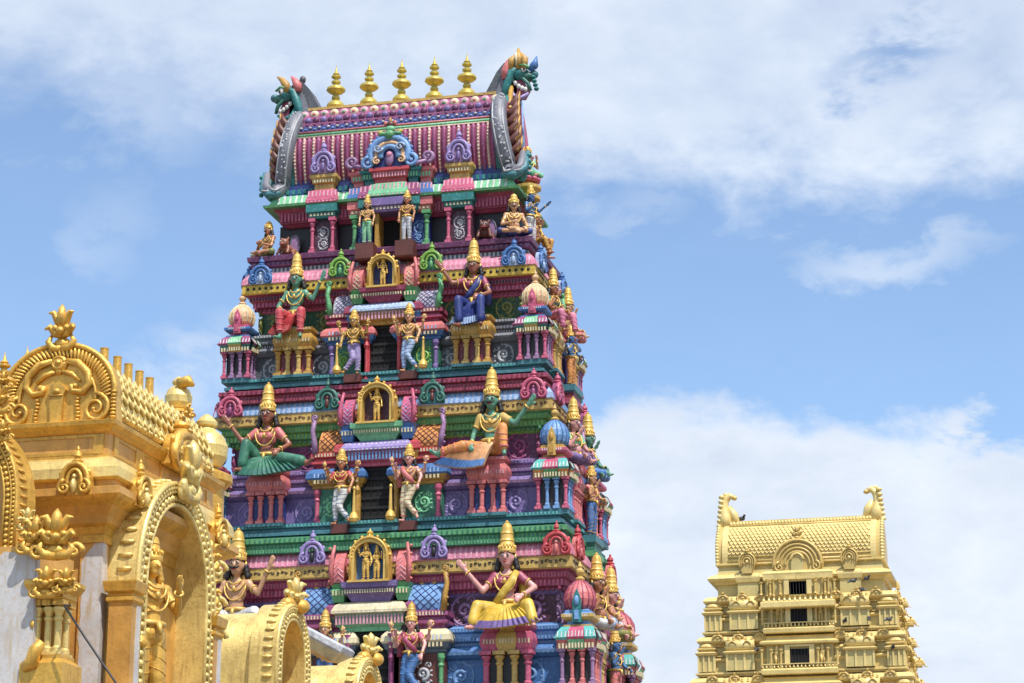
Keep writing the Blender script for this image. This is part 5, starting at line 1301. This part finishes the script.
# little colonnade under its cornice
mb = MB(); o_ = near.location.x
xa, xb_ = at(36, 600, 26.7).x-o_, at(70, 600, 26.9).x-o_
mb.ring(xa, xb_, .05, .42, [(.0,zn(601),GC),(.03,zn(598),GC),(.03,zn(594),GC),(.07,zn(590),GC),(.10,zn(585),GC),(.10,zn(581),GC),(.02,zn(578),GC)])
mb.ring(xa, xb_, .05, .42, [(.10,zn(700),GC),(.10,zn(664),GC),(.03,zn(659),GC),(.03,zn(655),GC)])
mb.box(xa, xb_-.14, .26, .4, zn(660), zn(600), 'goldwall')
put('cornice', mb, near)
ch = zn(600)-zn(657); cmn = column_mb(ch, .05, 'goldlight', GC).mesh('column')
for x in (.03, .17, .30): put('column', cmn, near, (xa+x, .12, zn(657)))
for y in (.37,): put('column', cmn, near, (xb_-.07, y, zn(657)))
mb = MB(); mb.tube([(0,0,0),(.1,-.05,.05),(.14,-.06,.2),(.22,-.05,.3)], [.08,.09,.08,.05], GC, 8); put('bracket', mb, near, (-.05, -.02, zn(668)))
kb = MB(); kb.lathe((0,0,0), [(r*.42, z_*.42) for r, z_ in KAL], GC, 14); kk = kb.mesh('finial')
for px, py, yy in ((2, 404, 27.3), (25, 396, 28.9)):
    p = at(px, py, yy); put('finial', kk, near, (p.x-o_, yy-26.6, p.z))
p0, p1, p2 = at(64, 605, 26.3), at(92, 640, 26.2), at(128, 700, 26.1)
mb = MB(); mb.tube([p0+V((-.03,.25,.03)), p0, p0.lerp(p2,.3)+V((0,0,-.012)), p0.lerp(p2,.6)+V((0,0,-.014)), p2, p2+(p2-p0)*1.5+V((0,0,-.3))], .014, 'black', 6)
thing('power_cable', 'thin black cable slanting down from the small gold colonnade at lower left', 'cable', (0,0,0), None, mb.mesh('power_cable'))

# jars on the far end of the roof
def jar(nm, label, px, py, Y, S):
    p = at(px, py, Y); mb = MB()
    mb.lathe((0,0,0), [(.14,0),(.24,.05),(.32,.18),(.335,.34),(.27,.5),(.15,.6),(.12,.64),(.16,.67),(.165,.72),(.1,.8),(.03,.85)], 'goldlight', 20)
    o = thing(nm, label, 'jar', p, 'golden jars along the roof end', mb.mesh(nm)); o.scale = (S,)*3
jar('roof_jar', 'large round golden jar at the far end of the scaly roof', 205, 470, 32.6, 1.0)
b = MB(); b.lathe((0,0,-1.2), [(.3,0),(.3,.9),(.42,1.0),(.42,1.1),(.2,1.2)], GC, 12)
p = at(205, 470, 32.6); b.M = MX(); put('jar_stand', b, shrine, (p.x-XS, p.y-YG, p.z))
jar('roof_jar', 'smaller golden jar beaked with leaf ornaments behind the ridge stubs', 178, 411, 32.3, .62)
p = at(178, 411, 32.3); b = MB(); b.lathe((0,0,-.9), [(.2,0),(.2,.8),(.28,.84),(.2,.9)], GC, 10)
b.tube([(.05,-.1,.38),(.2,-.12,.42),(.28,-.13,.34)], [.1,.09,.03], GC, 8)
put('jar_stand', b, shrine, (p.x-XS, p.y-YG, p.z))

# two lower barrel-vaulted shrines further along
def vault_shrine(label, pxt, pyt, Xf, Yc_, Wd, blen, extra=True):
    zt = atX(pxt, pyt, Xf).z
    r = thing('golden_vault', label, 'shrine', (Xf, Yc_, 0), 'low golden vaults behind the shrine')
    H = 2.3; z0 = zt-H; th = .27
    ar, crv = arch_ring(Wd, H, H-Wd*.62, th, .42, 'goldlight'); put('arch', ar, r, (0, 0, z0), PI/2)
    mb = MB(); o = crv(.12); n = len(o)
    vs = [(x, .35, z_) for x, z_ in o]+[(x, blen, z_) for x, z_ in o]
    mb.add(vs, [(i, n+i, n+i+1, i+1)[::-1] for i in range(n-1)]+[tuple(range(2*n-1, n-1, -1))], 'goldlight', True)
    put('barrel_roof', mb, r, (0, 0, z0), PI/2)
    mb = MB(); mb.extr(crv(.2), .36, .4, 'goldwall'); put('niche_wall', mb, r, (0, 0, z0), PI/2)
    mb = MB(); crest(mb, 0, 0, .46, .5, 'goldlight', .06)
    for s in (-1,1): mb.ball((s*.15,.0,.05), (.14,.12,.12), GC, 8, 6)
    put('crest', mb, r, (.0, .05, zt-.06), PI/2-.5)
    mb = MB(); mb.ring(-blen, .3, -Wd/2-.1, Wd/2+.1, [(0,0,'goldwall'),(0,z0-.3,'goldwall'),(.12,z0-.2,GC),(.14,z0-.05,GC),(.02,z0,GC)]); put('wall', mb, r)
    for (dx, dy, dz, s_) in ((-.9, -Wd/2-.1, H*.12, .34), (-1.35, -Wd/2-.2, H*.22, .3), (.2, Wd/2+.15, H*.22, .26)):
        mb = MB(); crest(mb, 0, -.2, s_*1.5, s_*1.9, GC, -.02); mb.spiral((s_*.6,-.1), s_*.4, 1.2, s_*.13, GC, -.05); mb.spiral((-s_*.6,-.1), s_*.4, 1.2, s_*.13, GC, -.05, sgn=-1)
        put('leaf_ornament', mb, r, (dx, dy, z0+dz), .5)
    return r
vault_shrine('gold barrel vault whose ornate arch hides a dark hollow, in front of the moustached statue', 293, 604, XS+.15, 35.35, 1.62, 3.4)
vault_shrine('lowest gold barrel vault, cut by the bottom edge beside the crimson guardian', 362, 654, XS+.15, 39.4, 1.62, 3.6)
# pale metal housing between them
pa, pb = at(304, 628, 37.9), at(346, 650, 37.9)
mb = MB(); L_ = (pb-pa).length
d_ = (pb-pa).normalized(); 
mb.M = MX.Translation((0,0,0)) @ MX.Rotation(-math.atan2(d_.z, d_.x)*1.0, 4, 'Y')
mb.ring(0, L_, -.25, .35, [(-.22,-.32,'ochre'),(-.10,-.26,'peach'),(.0,-.10,'cream'),(.03,-.06,'lace'),(.03,.02,'lace'),(-.02,.05,'silver')])
mb.M = MX()
thing('light_housing', 'pale grey metal light housing tilted between the two golden vaults', 'floodlight', tuple(pa), None, mb.mesh('light_housing'))
mb = MB(); mb.box(-.03,.03,-.03,.03,-4.5,-.1,'steel'); o = put('pole', mb, bpy.data.objects['light_housing'], (-.1,.1,0))
# ------------------------------------------------------------------ far gilded gopuram
YR = 141.0; XR = at(803, 560, YR+2.4).x
paint('palegold', (222, 198, 130), rough=.38, metal=.12, var=.12, dirt=.5, scale=.8, bump=.2, rust=(.42, .30, .12))
paint('palegold2', (200, 172, 102), rough=.42, metal=.1, var=.12, dirt=.55, scale=.8, bump=.2, rust=(.36, .25, .1))
paint('palewall', (194, 177, 114), rough=.5, metal=.05, var=.12, dirt=.55, scale=.8, bump=.2, rust=(.4, .32, .16))
far_t = thing('temple_tower', 'distant pale gold gateway tower with three small black windows, lower right', 'tower', (XR, YR+2.4, 0))
zr = lambda py: zat(py, 803, YR)
A_, B_, Wl = 'palegold', 'palegold2', 'palewall'
def fa(z): return 5.35+.165*(zr(583)-z)       # half width at the kapota edge
def fb(z): return 2.3+.10*(zr(583)-z)
levels = [zr(583.5), zr(597.5), zr(638), zr(680), zr(725), zr(773), zr(823)]
# levels[1:] are kapota heights; storeys hang below each
def mini_kudu(w, h, mat): 
    mb = MB(); mb.extr([(w*.5,0)]+[(w*.45*math.cos(PI*i/10), h*.25+h*.5*math.sin(PI*i/10)) for i in range(11)]+[(-w*.5,0)], -.05, .12, mat)
    mb.arc((0,h*.25), w*.32, h*.34, 0, PI, w*.07, mat, -.07, 8); mb.ball((0,-.05,h*.3), (w*.14,.06,h*.14), mat, 6, 5)
    mb.lathe((0,0,h*.7), [(w*.14,0),(w*.2,h*.07),(w*.06,h*.14),(w*.1,h*.2),(.01,h*.32)], mat, 6); return mb
mk = mini_kudu(.8, .55, B_).mesh('gable_ornament')
def far_shrine(W, h):
    mb = MB(); H = W/2
    mb.ring(-H,H,-H,H,[(-.08,0,Wl),(-.08,.50*h,Wl),(.02,.51*h,B_),(.10,.56*h,A_),(.12,.585*h,A_),(-.05,.63*h,A_),(-.1,.68*h,B_),(.02,.71*h,A_),(.02,.74*h,A_),(-.12,.76*h,B_)])
    for x in (-H*.85,-H*.3,H*.3,H*.85): mb.box(x-.05,x+.05,-H+.0,-H+.12,0,.5*h,A_)
    mb.M = RS
    for x in (-H*.85,H*.85): mb.box(x-.05,x+.05,-H+.0,-H+.12,0,.5*h,A_)
    mb.M = MX()
    mb.lathe((0,0,.74*h), [(H*.8,0),(H*.98,.06*h),(H*.9,.14*h),(H*.5,.2*h),(H*.15,.23*h),(H*.22,.26*h),(.01,.32*h)], A_, 12)
    return mb
def far_ped(W, h):
    mb = MB(); H = W/2
    mb.ring(-H,H,-.5,.3,[(-.06,0,Wl),(-.06,.50*h,Wl),(.02,.51*h,B_),(.12,.56*h,A_),(.12,.58*h,A_),(-.05,.62*h,A_),(-.1,.68*h,B_),(.03,.70*h,B_),(.05,.73*h,A_),(-.05,.75*h,B_)])
    for x in (-H*.9,-H*.3,H*.3,H*.9): mb.box(x-.06,x+.06,-.5,-.38,0,.5*h,A_)
    mb.tube([(-H*.95,-.2,.79*h),(H*.95,-.2,.79*h)], .36, A_, 14)
    for s in (-1,1): mb.arc((s*H*.5,.80*h), .2,.2,0,PI,.05,B_,-.56,8)
    mb.box(-H*.85,H*.85,-.3,.3,.74*h,.94*h,B_)
    for x in (-.8,-.4,0,.4,.8): mb.lathe((x*H,-.35,.94*h), [(.09,0),(.1,.05),(.04,.1),(.06,.16),(.01,.24)], B_, 6)
    return mb
def far_window(par, w, z0, z1, yfr):
    e = link('window_bay', None, par, (0, 0, 0))
    mb = MB(); W = w/2
    mb.box(-W, W, yfr+.10, yfr+.2, z0, z1, 'voidblack'); o = put('opening', mb, e)
    mb = MB()
    for s in (1,-1):
        mb.box(s*W, s*(W+.30), yfr-.03, yfr+.3, z0, z1+.15, A_)
        for q in (.42,1.0,1.55): mb.lathe((s*(W+q+.1), yfr-.1, z0), [(.10,0),(.07,.1),(.07,(z1-z0)*.8),(.12,(z1-z0)*.92),(.12,(z1-z0))], B_, 8)
    mb.box(-W-.3, W+.3, yfr-.06, yfr+.3, z1+.12, z1+.24, A_)
    put('frame', mb, e)
    mb = MB()
    for i in range(6): mb.box(-W+w*(i+.5)/6-.015, -W+w*(i+.5)/6+.015, yfr+.05, yfr+.08, z0, z1, 'blackish')
    put('grille', mb, e); return e
for i in range(1, len(levels)-1):
    zk_, zn_ = levels[i], levels[i+1]; h = zk_-zn_
    a, b_ = fa(zk_), fb(zk_); a2, b2 = fa(zn_), fb(zn_); g = a2-a; gb = b2-b_
    Z = lambda t: zk_-t*h
    mb = MB()
    mb.ring(-a, a, -b_, b_, [(g-.2,Z(.88),B_),(g-.2,Z(.84),B_),(g-.05,Z(.83),A_),(g-.05,Z(.79),A_),(g-.3,Z(.77),B_),(-.0,Z(.76),B_),(.0,Z(.53),Wl),(.08,Z(.52),B_),(.16,Z(.50),A_),(.18,Z(.475),A_),(.04,Z(.44),A_),(-.06,Z(.43),B_),(-.06,Z(.40),Wl),(.05,Z(.395),B_),(.05,Z(.37),B_),(-.12,Z(.36),B_),(-.25,Z(.35),B_),(-.25,Z(.16),Wl)])
    put('storey_wall', mb, far_t)
    mb = MB()
    mb.ring(-a, a, -b_, b_, [(-.28,Z(.17),B_),(-.1,Z(.15),B_),(-.1,Z(.12),B_),(.1,Z(.08),B_),(.1,Z(.065),B_),(.24,Z(.055),A_),(.27,Z(.02),A_),(.2,Z(-.04),A_),(.05,Z(-.08),A_),(-.1,Z(-.1),A_)])
    mb.teeth(-a, a, -b_+.08, Z(.148), Z(.122), .03, .3, .5, A_)
    put('cornice', mb, far_t)
    for s in (-1,1):
        for x in (.40,.62,.83): put('gable_ornament', mk, far_t, (s*a*x, -b_-.24, Z(.03)))
    sm2 = far_shrine(1.1, .76*h).mesh('corner_shrine')
    put('corner_shrine', sm2, far_t, (a-.30, -b_+.25, Z(.76))); put('corner_shrine', sm2, far_t, (-a+.30, -b_+.25, Z(.76))); put('corner_shrine', sm2, far_t, (a-.3, b_-.3, Z(.76)))
    pm = far_ped(1.75, .76*h).mesh('pilaster_bay')
    for s in (-1,1): put('pilaster_bay', pm, far_t, (s*a*.60, -b_-.05, Z(.76)))
    xb = a*.335
    mb = MB(); F = -b_-.45
    mb.ring(-xb, xb, F, 0, [(.0,Z(.74),Wl),(.0,Z(.22),Wl),(.05,Z(.215),B_),(.05,Z(.205),B_),(.2,Z(.19),B_),(.34,Z(.175),A_),(.36,Z(.13),A_),(.2,Z(.09),A_),(.0,Z(.07),B_),(.0,Z(.0),Wl),(.1,Z(-.02),B_)])
    for s in (1,-1): mb.ring(*sorted((s*xb, s*(xb+.75))), F+.3, 0, [(.0,Z(.79),Wl),(.0,Z(.56),Wl),(.1,Z(.53),A_),(.12,Z(.49),A_),(-.02,Z(.46),A_),(-.02,Z(.30),Wl),(.1,Z(.26),A_),(.05,Z(.2),A_)])
    # balcony with balusters
    mb.ring(-xb-.25, xb+.25, F-.35, 0, [(-.05,Z(.91),B_),(.02,Z(.89),A_),(.05,Z(.80),A_),(-.05,Z(.765),A_),(-.12,Z(.75),A_)])
    nb = int((2*xb+.5)/.22)
    for j in range(nb): mb.lathe((-xb-.2+(2*xb+.4)*j/(nb-1), F-.28, Z(.75)), [(.05,0),(.07,.06),(.04,.13),(.06,.2)], A_, 6)
    mb.box(-xb-.27, xb+.27, F-.36, F-.22, Z(.75)+.2, Z(.75)+.25, A_)
    # door guardians in relief
    for s in (-1,1):
        x = s*(xb*.68); zz0 = Z(.72)
        mb.ball((x, F-.08, zz0+.36*h*.9), (.2,.1,.28), B_, 8, 6); mb.ball((x, F-.1, zz0+.46*h*.9), (.13,.1,.15), A_, 8, 6); mb.lathe((x, F-.1, zz0+.49*h*.9), [(.12,0),(.08,.15),(.02,.3)], A_, 6)
        for q in (-1,1):
            mb.cap((x+q*.08, F-.08, zz0+.30*h*.9), (x+q*.12*(1 if q > 0 else .4), F-.1, zz0+.05), .10, .06, B_)
            mb.tube([(x+q*.18,F-.08,zz0+.42*h*.9),(x+q*.36,F-.12,zz0+.34*h*.9),(x+q*.34,F-.12,zz0+.48*h*.9)], [.07,.05,.04], A_, 6)
    put('central_bay', mb, far_t)
    wz = (615.5, 660, 706, 754)[i-1] if i < 5 else 800
    hh = .22*h; ztop, zbot = Z(.23), Z(.70)
    far_window(far_t, (1.0, 1.15, 1.2, 1.25, 1.3)[i-1], zbot, zbot+(ztop-zbot)*.86, F-.06-.1)
zb = levels[-1]; mb = MB(); mb.ring(-fa(zb), fa(zb), -fb(zb), fb(zb), [(1.0,0,'grey'),(1.0,.8,'grey'),(.6,1,'grey'),(.6,zb*.5,'grey'),(.9,zb*.55,'grey'),(.4,zb*.6,'grey'),(.3,zb*.92,B_),(.6,zb*.96,A_),(.2,zb,A_)]); put('granite_base', mb, far_t)
# top storey
zt0, zt1 = levels[1]+.25, zr(577.5)
a = fa(levels[1])-.15
mb = MB()
mb.ring(-a+.4, a-.4, -2.0, 2.0, [(.1,zt0-.3,B_),(0,zt0-.2,B_),(0,zt1-.25,Wl),(.15,zt1-.2,B_),(.2,zt1-.05,A_),(.5,zt1,A_),(.55,zt1+.12,A_),(.4,zt1+.3,A_),(.1,zt1+.42,A_),(.0,zt1+.5,B_),(-.1,zt1+.95,Wl),(.1,zt1+1.0,A_),(.1,zt1+1.1,A_)])
put('storey_wall', mb, far_t)
for s in (-1,1):
    mb = MB(); mb.ring(-.62,.62,-.35,.3,[(0,zt0-.2,Wl),(0,zt1-.2,Wl),(.08,zt1-.15,B_),(.14,zt1+.1,A_),(.14,zt1+.2,A_),(0,zt1+.4,A_)]); put('pilaster_bay', mb, far_t, (s*3.05,-2.1,0))
    mb = MB(); n = 20
    mb.extr([(.45,0)]+[(.85*math.cos(PI*j/n),.95+.85*math.sin(PI*j/n)) for j in range(n+1)]+[(-.45,0)], -.1, .15, B_)
    for r_, w_ in ((.75,.08),(.55,.05),(.35,.07)): mb.arc((0,.95), r_, r_, -.2*PI, 1.2*PI, w_, B_, -.14, 16)
    mb.ball((0,-.12,.95), (.18,.1,.18), A_, 8, 6); mb.lathe((0,0,1.75), [(.2,0),(.32,.12),(.14,.22),(.2,.34),(.06,.45),(.01,.62)], A_, 8)
    o = put('gable_ornament', mb, far_t, (s*3.05, -2.55, zt1+.35)); o.scale = (.64,1,.72)
mb = MB(); n = 24
mb.ring(-1.95,1.95,-3.0,0,[(0,zt0-.2,Wl),(0,zt1-.3,Wl),(.1,zt1-.2,B_),(.12,zt1+.1,A_),(.14,zt1+.2,A_),(0,zt1+.35,A_)])
for x in (-1.8,-1.45,-1.1,1.1,1.45,1.8): mb.lathe((x,-3.05,zt0-.2), [(.1,0),(.07,.1),(.07,.8),(.12,1.0)], B_, 8)
for j in range(14): mb.lathe((-2.0+4*j/13,-3.45,zt0-.62), [(.07,0),(.1,.08),(.05,.2),(.08,.32)], A_, 6)
mb.ring(-2.15,2.15,-3.6,-1,[(-.05,zt0-1.0,B_),(.03,zt0-.95,A_),(.03,zt0-.66,A_),(0,zt0-.62,A_)])
put('central_bay', mb, far_t)
far_window(far_t, 1.05, zt0-.15, zt1-.32, -3.1)
mb = MB()
mb.extr([(2.0,0)]+[(2.1*math.cos(PI*j/n),.6+1.95*math.sin(PI*j/n)) for j in range(n+1)]+[(-2.0,0)], -.12, .3, B_)
for r_, w_ in ((1.95,.13),(1.6,.09),(1.3,.09),(1.0,.09)): mb.arc((0,.6), r_, r_*.93, -.05*PI, 1.05*PI, w_, B_, -.16, 22)
for s in (-1,1): mb.spiral((s*1.5,.35), .4, 1.3, .12, B_, -.18, a0=PI/2, sgn=-s)
mb.box(-.5,.5,-.25,0,.0,.9,Wl); mb.extr([(.62*math.cos(PI*j/10),.9+.62*math.sin(PI*j/10)) for j in range(11)], -.25, 0, B_); mb.arc((0,.9), .45,.45,0,PI,.07,A_,-.28,10)
crest(mb, 0, 2.5, 1.0, 1.15, B_, 0)
o = put('horseshoe_gable', mb, far_t, (0, -2.75, zt1+.3)); o.scale = (.73,1,.78)
# barrel
zR1 = at(803, 521, YR+2.4).z; zR0 = zt1+1.0; RHf = zR1-zR0; hwf = at(878, 540, YR).x-XR-.45
def rpf(f): return 1.95*(1-.75*f**2.6)+.15*math.sin(PI*f), zR0+RHf*f
roof2 = link('barrel_roof', None, far_t)
mb = MB(); K = 20
for i in range(K):
    (y0, z0), (y1, z1) = rpf(i/K), rpf((i+1)/K)
    for s in (-1,1):
        q = [(-hwf,s*y0,z0),(hwf,s*y0,z0),(hwf,s*y1,z1),(-hwf,s*y1,z1)]
        mb.add(q if s < 0 else [q[k] for k in (1,0,3,2)], [(0,1,2,3)], A_, True)
mb.box(-hwf,hwf,-.6,.6,zR1-.05,zR1+.05,A_)
# scales
rows = 9; cols = 34
for r in range(rows):
    f = .22+.64*r/rows
    for c in range(cols):
        x = -hwf+2*hwf*(c+.5+.5*(r % 2))/cols
        if x > hwf-.1: continue
        y, z = rpf(f); w_ = 2*hwf/cols
        pts = [(x-w_*.5, -rpf(f+.05)[0]-.03, z+.05*RHf), (x, -y-.06, z-.01*RHf), (x+w_*.5, -rpf(f+.05)[0]-.03, z+.05*RHf)]
        mb.tube(pts, [.035,.05,.035], A_, 5)
for f, r in ((.07,.09),(.16,.07),(.885,.06)):
    y, z = rpf(f); mb.tube([(-hwf,-y-.02,z),(hwf,-y-.02,z)], r, B_, 6)
for i in range(44):
    y, z = rpf(.94); mb.ball((-hwf+2*hwf*(i+.5)/44, -y-.05, z), (.1,.1,.14), A_, 6, 4)
put('roof_shell', mb, roof2)
for sg in (-1,1):
    mb = MB(); mb.M = MX.Scale(sg, 4, (1,0,0))
    pts = [rpf(j/12) for j in range(13)]; out = [(y, z) for y, z in pts]+[(-y, z) for y, z in reversed(pts)]
    for x0, x1, k, m_ in ((hwf-.05, hwf+.3, 1.04, A_), (hwf+.3, hwf+.6, .98, B_)):
        n_ = len(out); vs = [(x0, y*k, z) for y, z in out]+[(x1, y*k, z) for y, z in out]
        mb.add(vs, [tuple(range(n_))], m_); mb.add(vs, [tuple(range(2*n_-1, n_-1, -1))], m_); mb.add(vs, [(i, (i+1) % n_, n_+(i+1) % n_, n_+i)[::-1] for i in range(n_)], m_)
    for j in range(15):
        y, z = rpf(.03+.94*j/14); mb.ball((hwf+.62, -y*.95, z), (.14,.16,.14), A_, 6, 4)
        mb.ball((hwf+.5, -y*.4, z), (.2,.3,.16), B_, 6, 4)
    Xh = hwf+.15
    mb.tube([(Xh+.1,-.5,zR1-.3),(Xh+.15,-.5,zR1+.4),(Xh+.22,-.4,zR1+.9),(Xh+.12,-.4,zR1+1.4),(Xh-.15,-.4,zR1+1.7),(Xh-.45,-.4,zR1+1.55)], [.46,.36,.27,.24,.22,.16], A_, 9)
    mb.tube([(Xh-.6,-.4,zR1-.2),(Xh-.35,-.4,zR1+.5),(Xh-.1,-.4,zR1+1.0)], [.2,.3,.15], A_, 8)
    mb.ball((Xh-.46,-.5,zR1+1.52), (.17,.17,.15), B_, 8, 6)
    for j in range(7): mb.ball((Xh+.5-.03*j,-.6,zR1-.2+.3*j), (.2,.2,.14), A_, 6, 4)
    mb.ball((Xh+.1,-.4,zR1+1.75), (.18,.12,.16), A_, 6, 5)
    mb.M = MX(); put('roof_gable', mb, roof2)
# seated figures in profile along its right end and left edge, all gilded
src = None
names = ['topmost', 'second', 'third', 'fourth', 'fifth', 'sixth', 'seventh', 'eighth', 'ninth', 'lowest']
def copy_thing(o, loc, rz, label, S):
    c = o.copy(); COL.objects.link(c); c.location = loc; c.rotation_euler = (0,0,rz); c['label'] = label; c.scale = (S,)*3
    for ch in o.children:
        d = ch.copy(); COL.objects.link(d); d.parent = c
    return c
q_ = 0
for i in range(1, 4):
    zk_, zn_ = levels[i], levels[i+1]; h = zk_-zn_; a = fa(zk_); b_ = fb(zk_)
    for (dy, dz, dx) in ((-b_*.55, .34, .12), (b_*.1, .05, .10), (b_*.2, .52, .38)):
        loc = (XR+a+dx, YR+2.4+dy, zk_-dz*h); lab = 'gold seated statue on the right edge of the distant tower, %s from the top' % names[q_]
        if src is None: src = figure(lab, loc, R90, 1.05, 'squat', 1, UP1, skin='palegold2', lower='palegold', gild='palegold', crown='palegold', low=True, vx=.03, crownh=.3, group='gold statues on the right edge of the distant tower')
        else: copy_thing(src, loc, R90-.2*(q_ % 3), lab, 1.05+.08*(q_ % 3))
        b = MB(); b.ring(-.4,.4,-.7,.5,[(0,0,B_),(0,.1,B_),(0,.22,A_)]); put('statue_ledge', b, far_t, (a+dx-.15, dy, zk_-dz*h-.24), R90)
        q_ += 1
# pigeons resting on the ledges
def pigeon(label, px, py, S, rz, Y=YR-.9):
    b = MB(); b.ball((0,0,.1), (.09,.17,.085), 'blackish', 10, 7, MX.Rotation(.35,3,'X')); b.ball((0,-.17,.2), (.05,.055,.055), 'blackish', 8, 6)
    b.tube([(0,-.1,.13),(0,-.16,.19)], [.06,.045], 'blackish', 7); b.tube([(0,.1,.08),(0,.24,.02),(0,.32,-.01)], [.06,.045,.015], 'darkgrey', 6); b.tube([(0,-.21,.2),(0,-.25,.19)], [.014,.004], 'grey', 5)
    for s in (-1,1): b.ball((s*.075,.03,.1), (.03,.15,.07), 'darkgrey', 8, 6); b.tube([(s*.03,0,.04),(s*.03,0,-.03)], .01, 'coral', 4)
    o = thing('pigeon', label, 'bird', at(px, py, Y), 'pigeons on the distant tower', b.mesh('pigeon'), rz); o.scale = (S,)*3
pigeon('dark pigeon on the roof ridge beside the left curled horn', 742, 521, 1.5, .8, YR+2.2)
for px, py, lab in ((853, 582.5,'dark pigeon by the right round ornament of the top storey'), (867, 580, 'dark pigeon farthest right on the top storey ledge'), (862, 591.5, 'dark pigeon on the cornice below the top storey'), (845, 622.5, 'dark pigeon right of the middle black window'), (869, 620.5, 'dark pigeon on the middle storey next to another'), (889, 621, 'dark pigeon at the right end of the middle storey'), (893, 649, 'dark pigeon high on the wall of the lowest seen storey'), (757, 651, 'lone dark pigeon left of the lowest black window')):
    pigeon(lab, px, py, 1.15, rnd.uniform(0, 6))
# ------------------------------------------------------------------ ground
paint('paving', (120, 110, 98), rough=.85, var=.2, dirt=.4, scale=.3)
paint('earth', (84, 80, 56), rough=.95, var=.25, dirt=.4, scale=.05)
mb = MB(); mb.add([(-2500,-2500,0),(2500,-2500,0),(2500,2500,0),(-2500,2500,0)], [(0,1,2,3)], 'earth'); struct('ground', mb)
mb = MB(); mb.add([(-60,-20,.004),(60,-20,.004),(60,200,.004),(-60,200,.004)], [(0,1,2,3)], 'paving'); struct('courtyard_paving', mb)
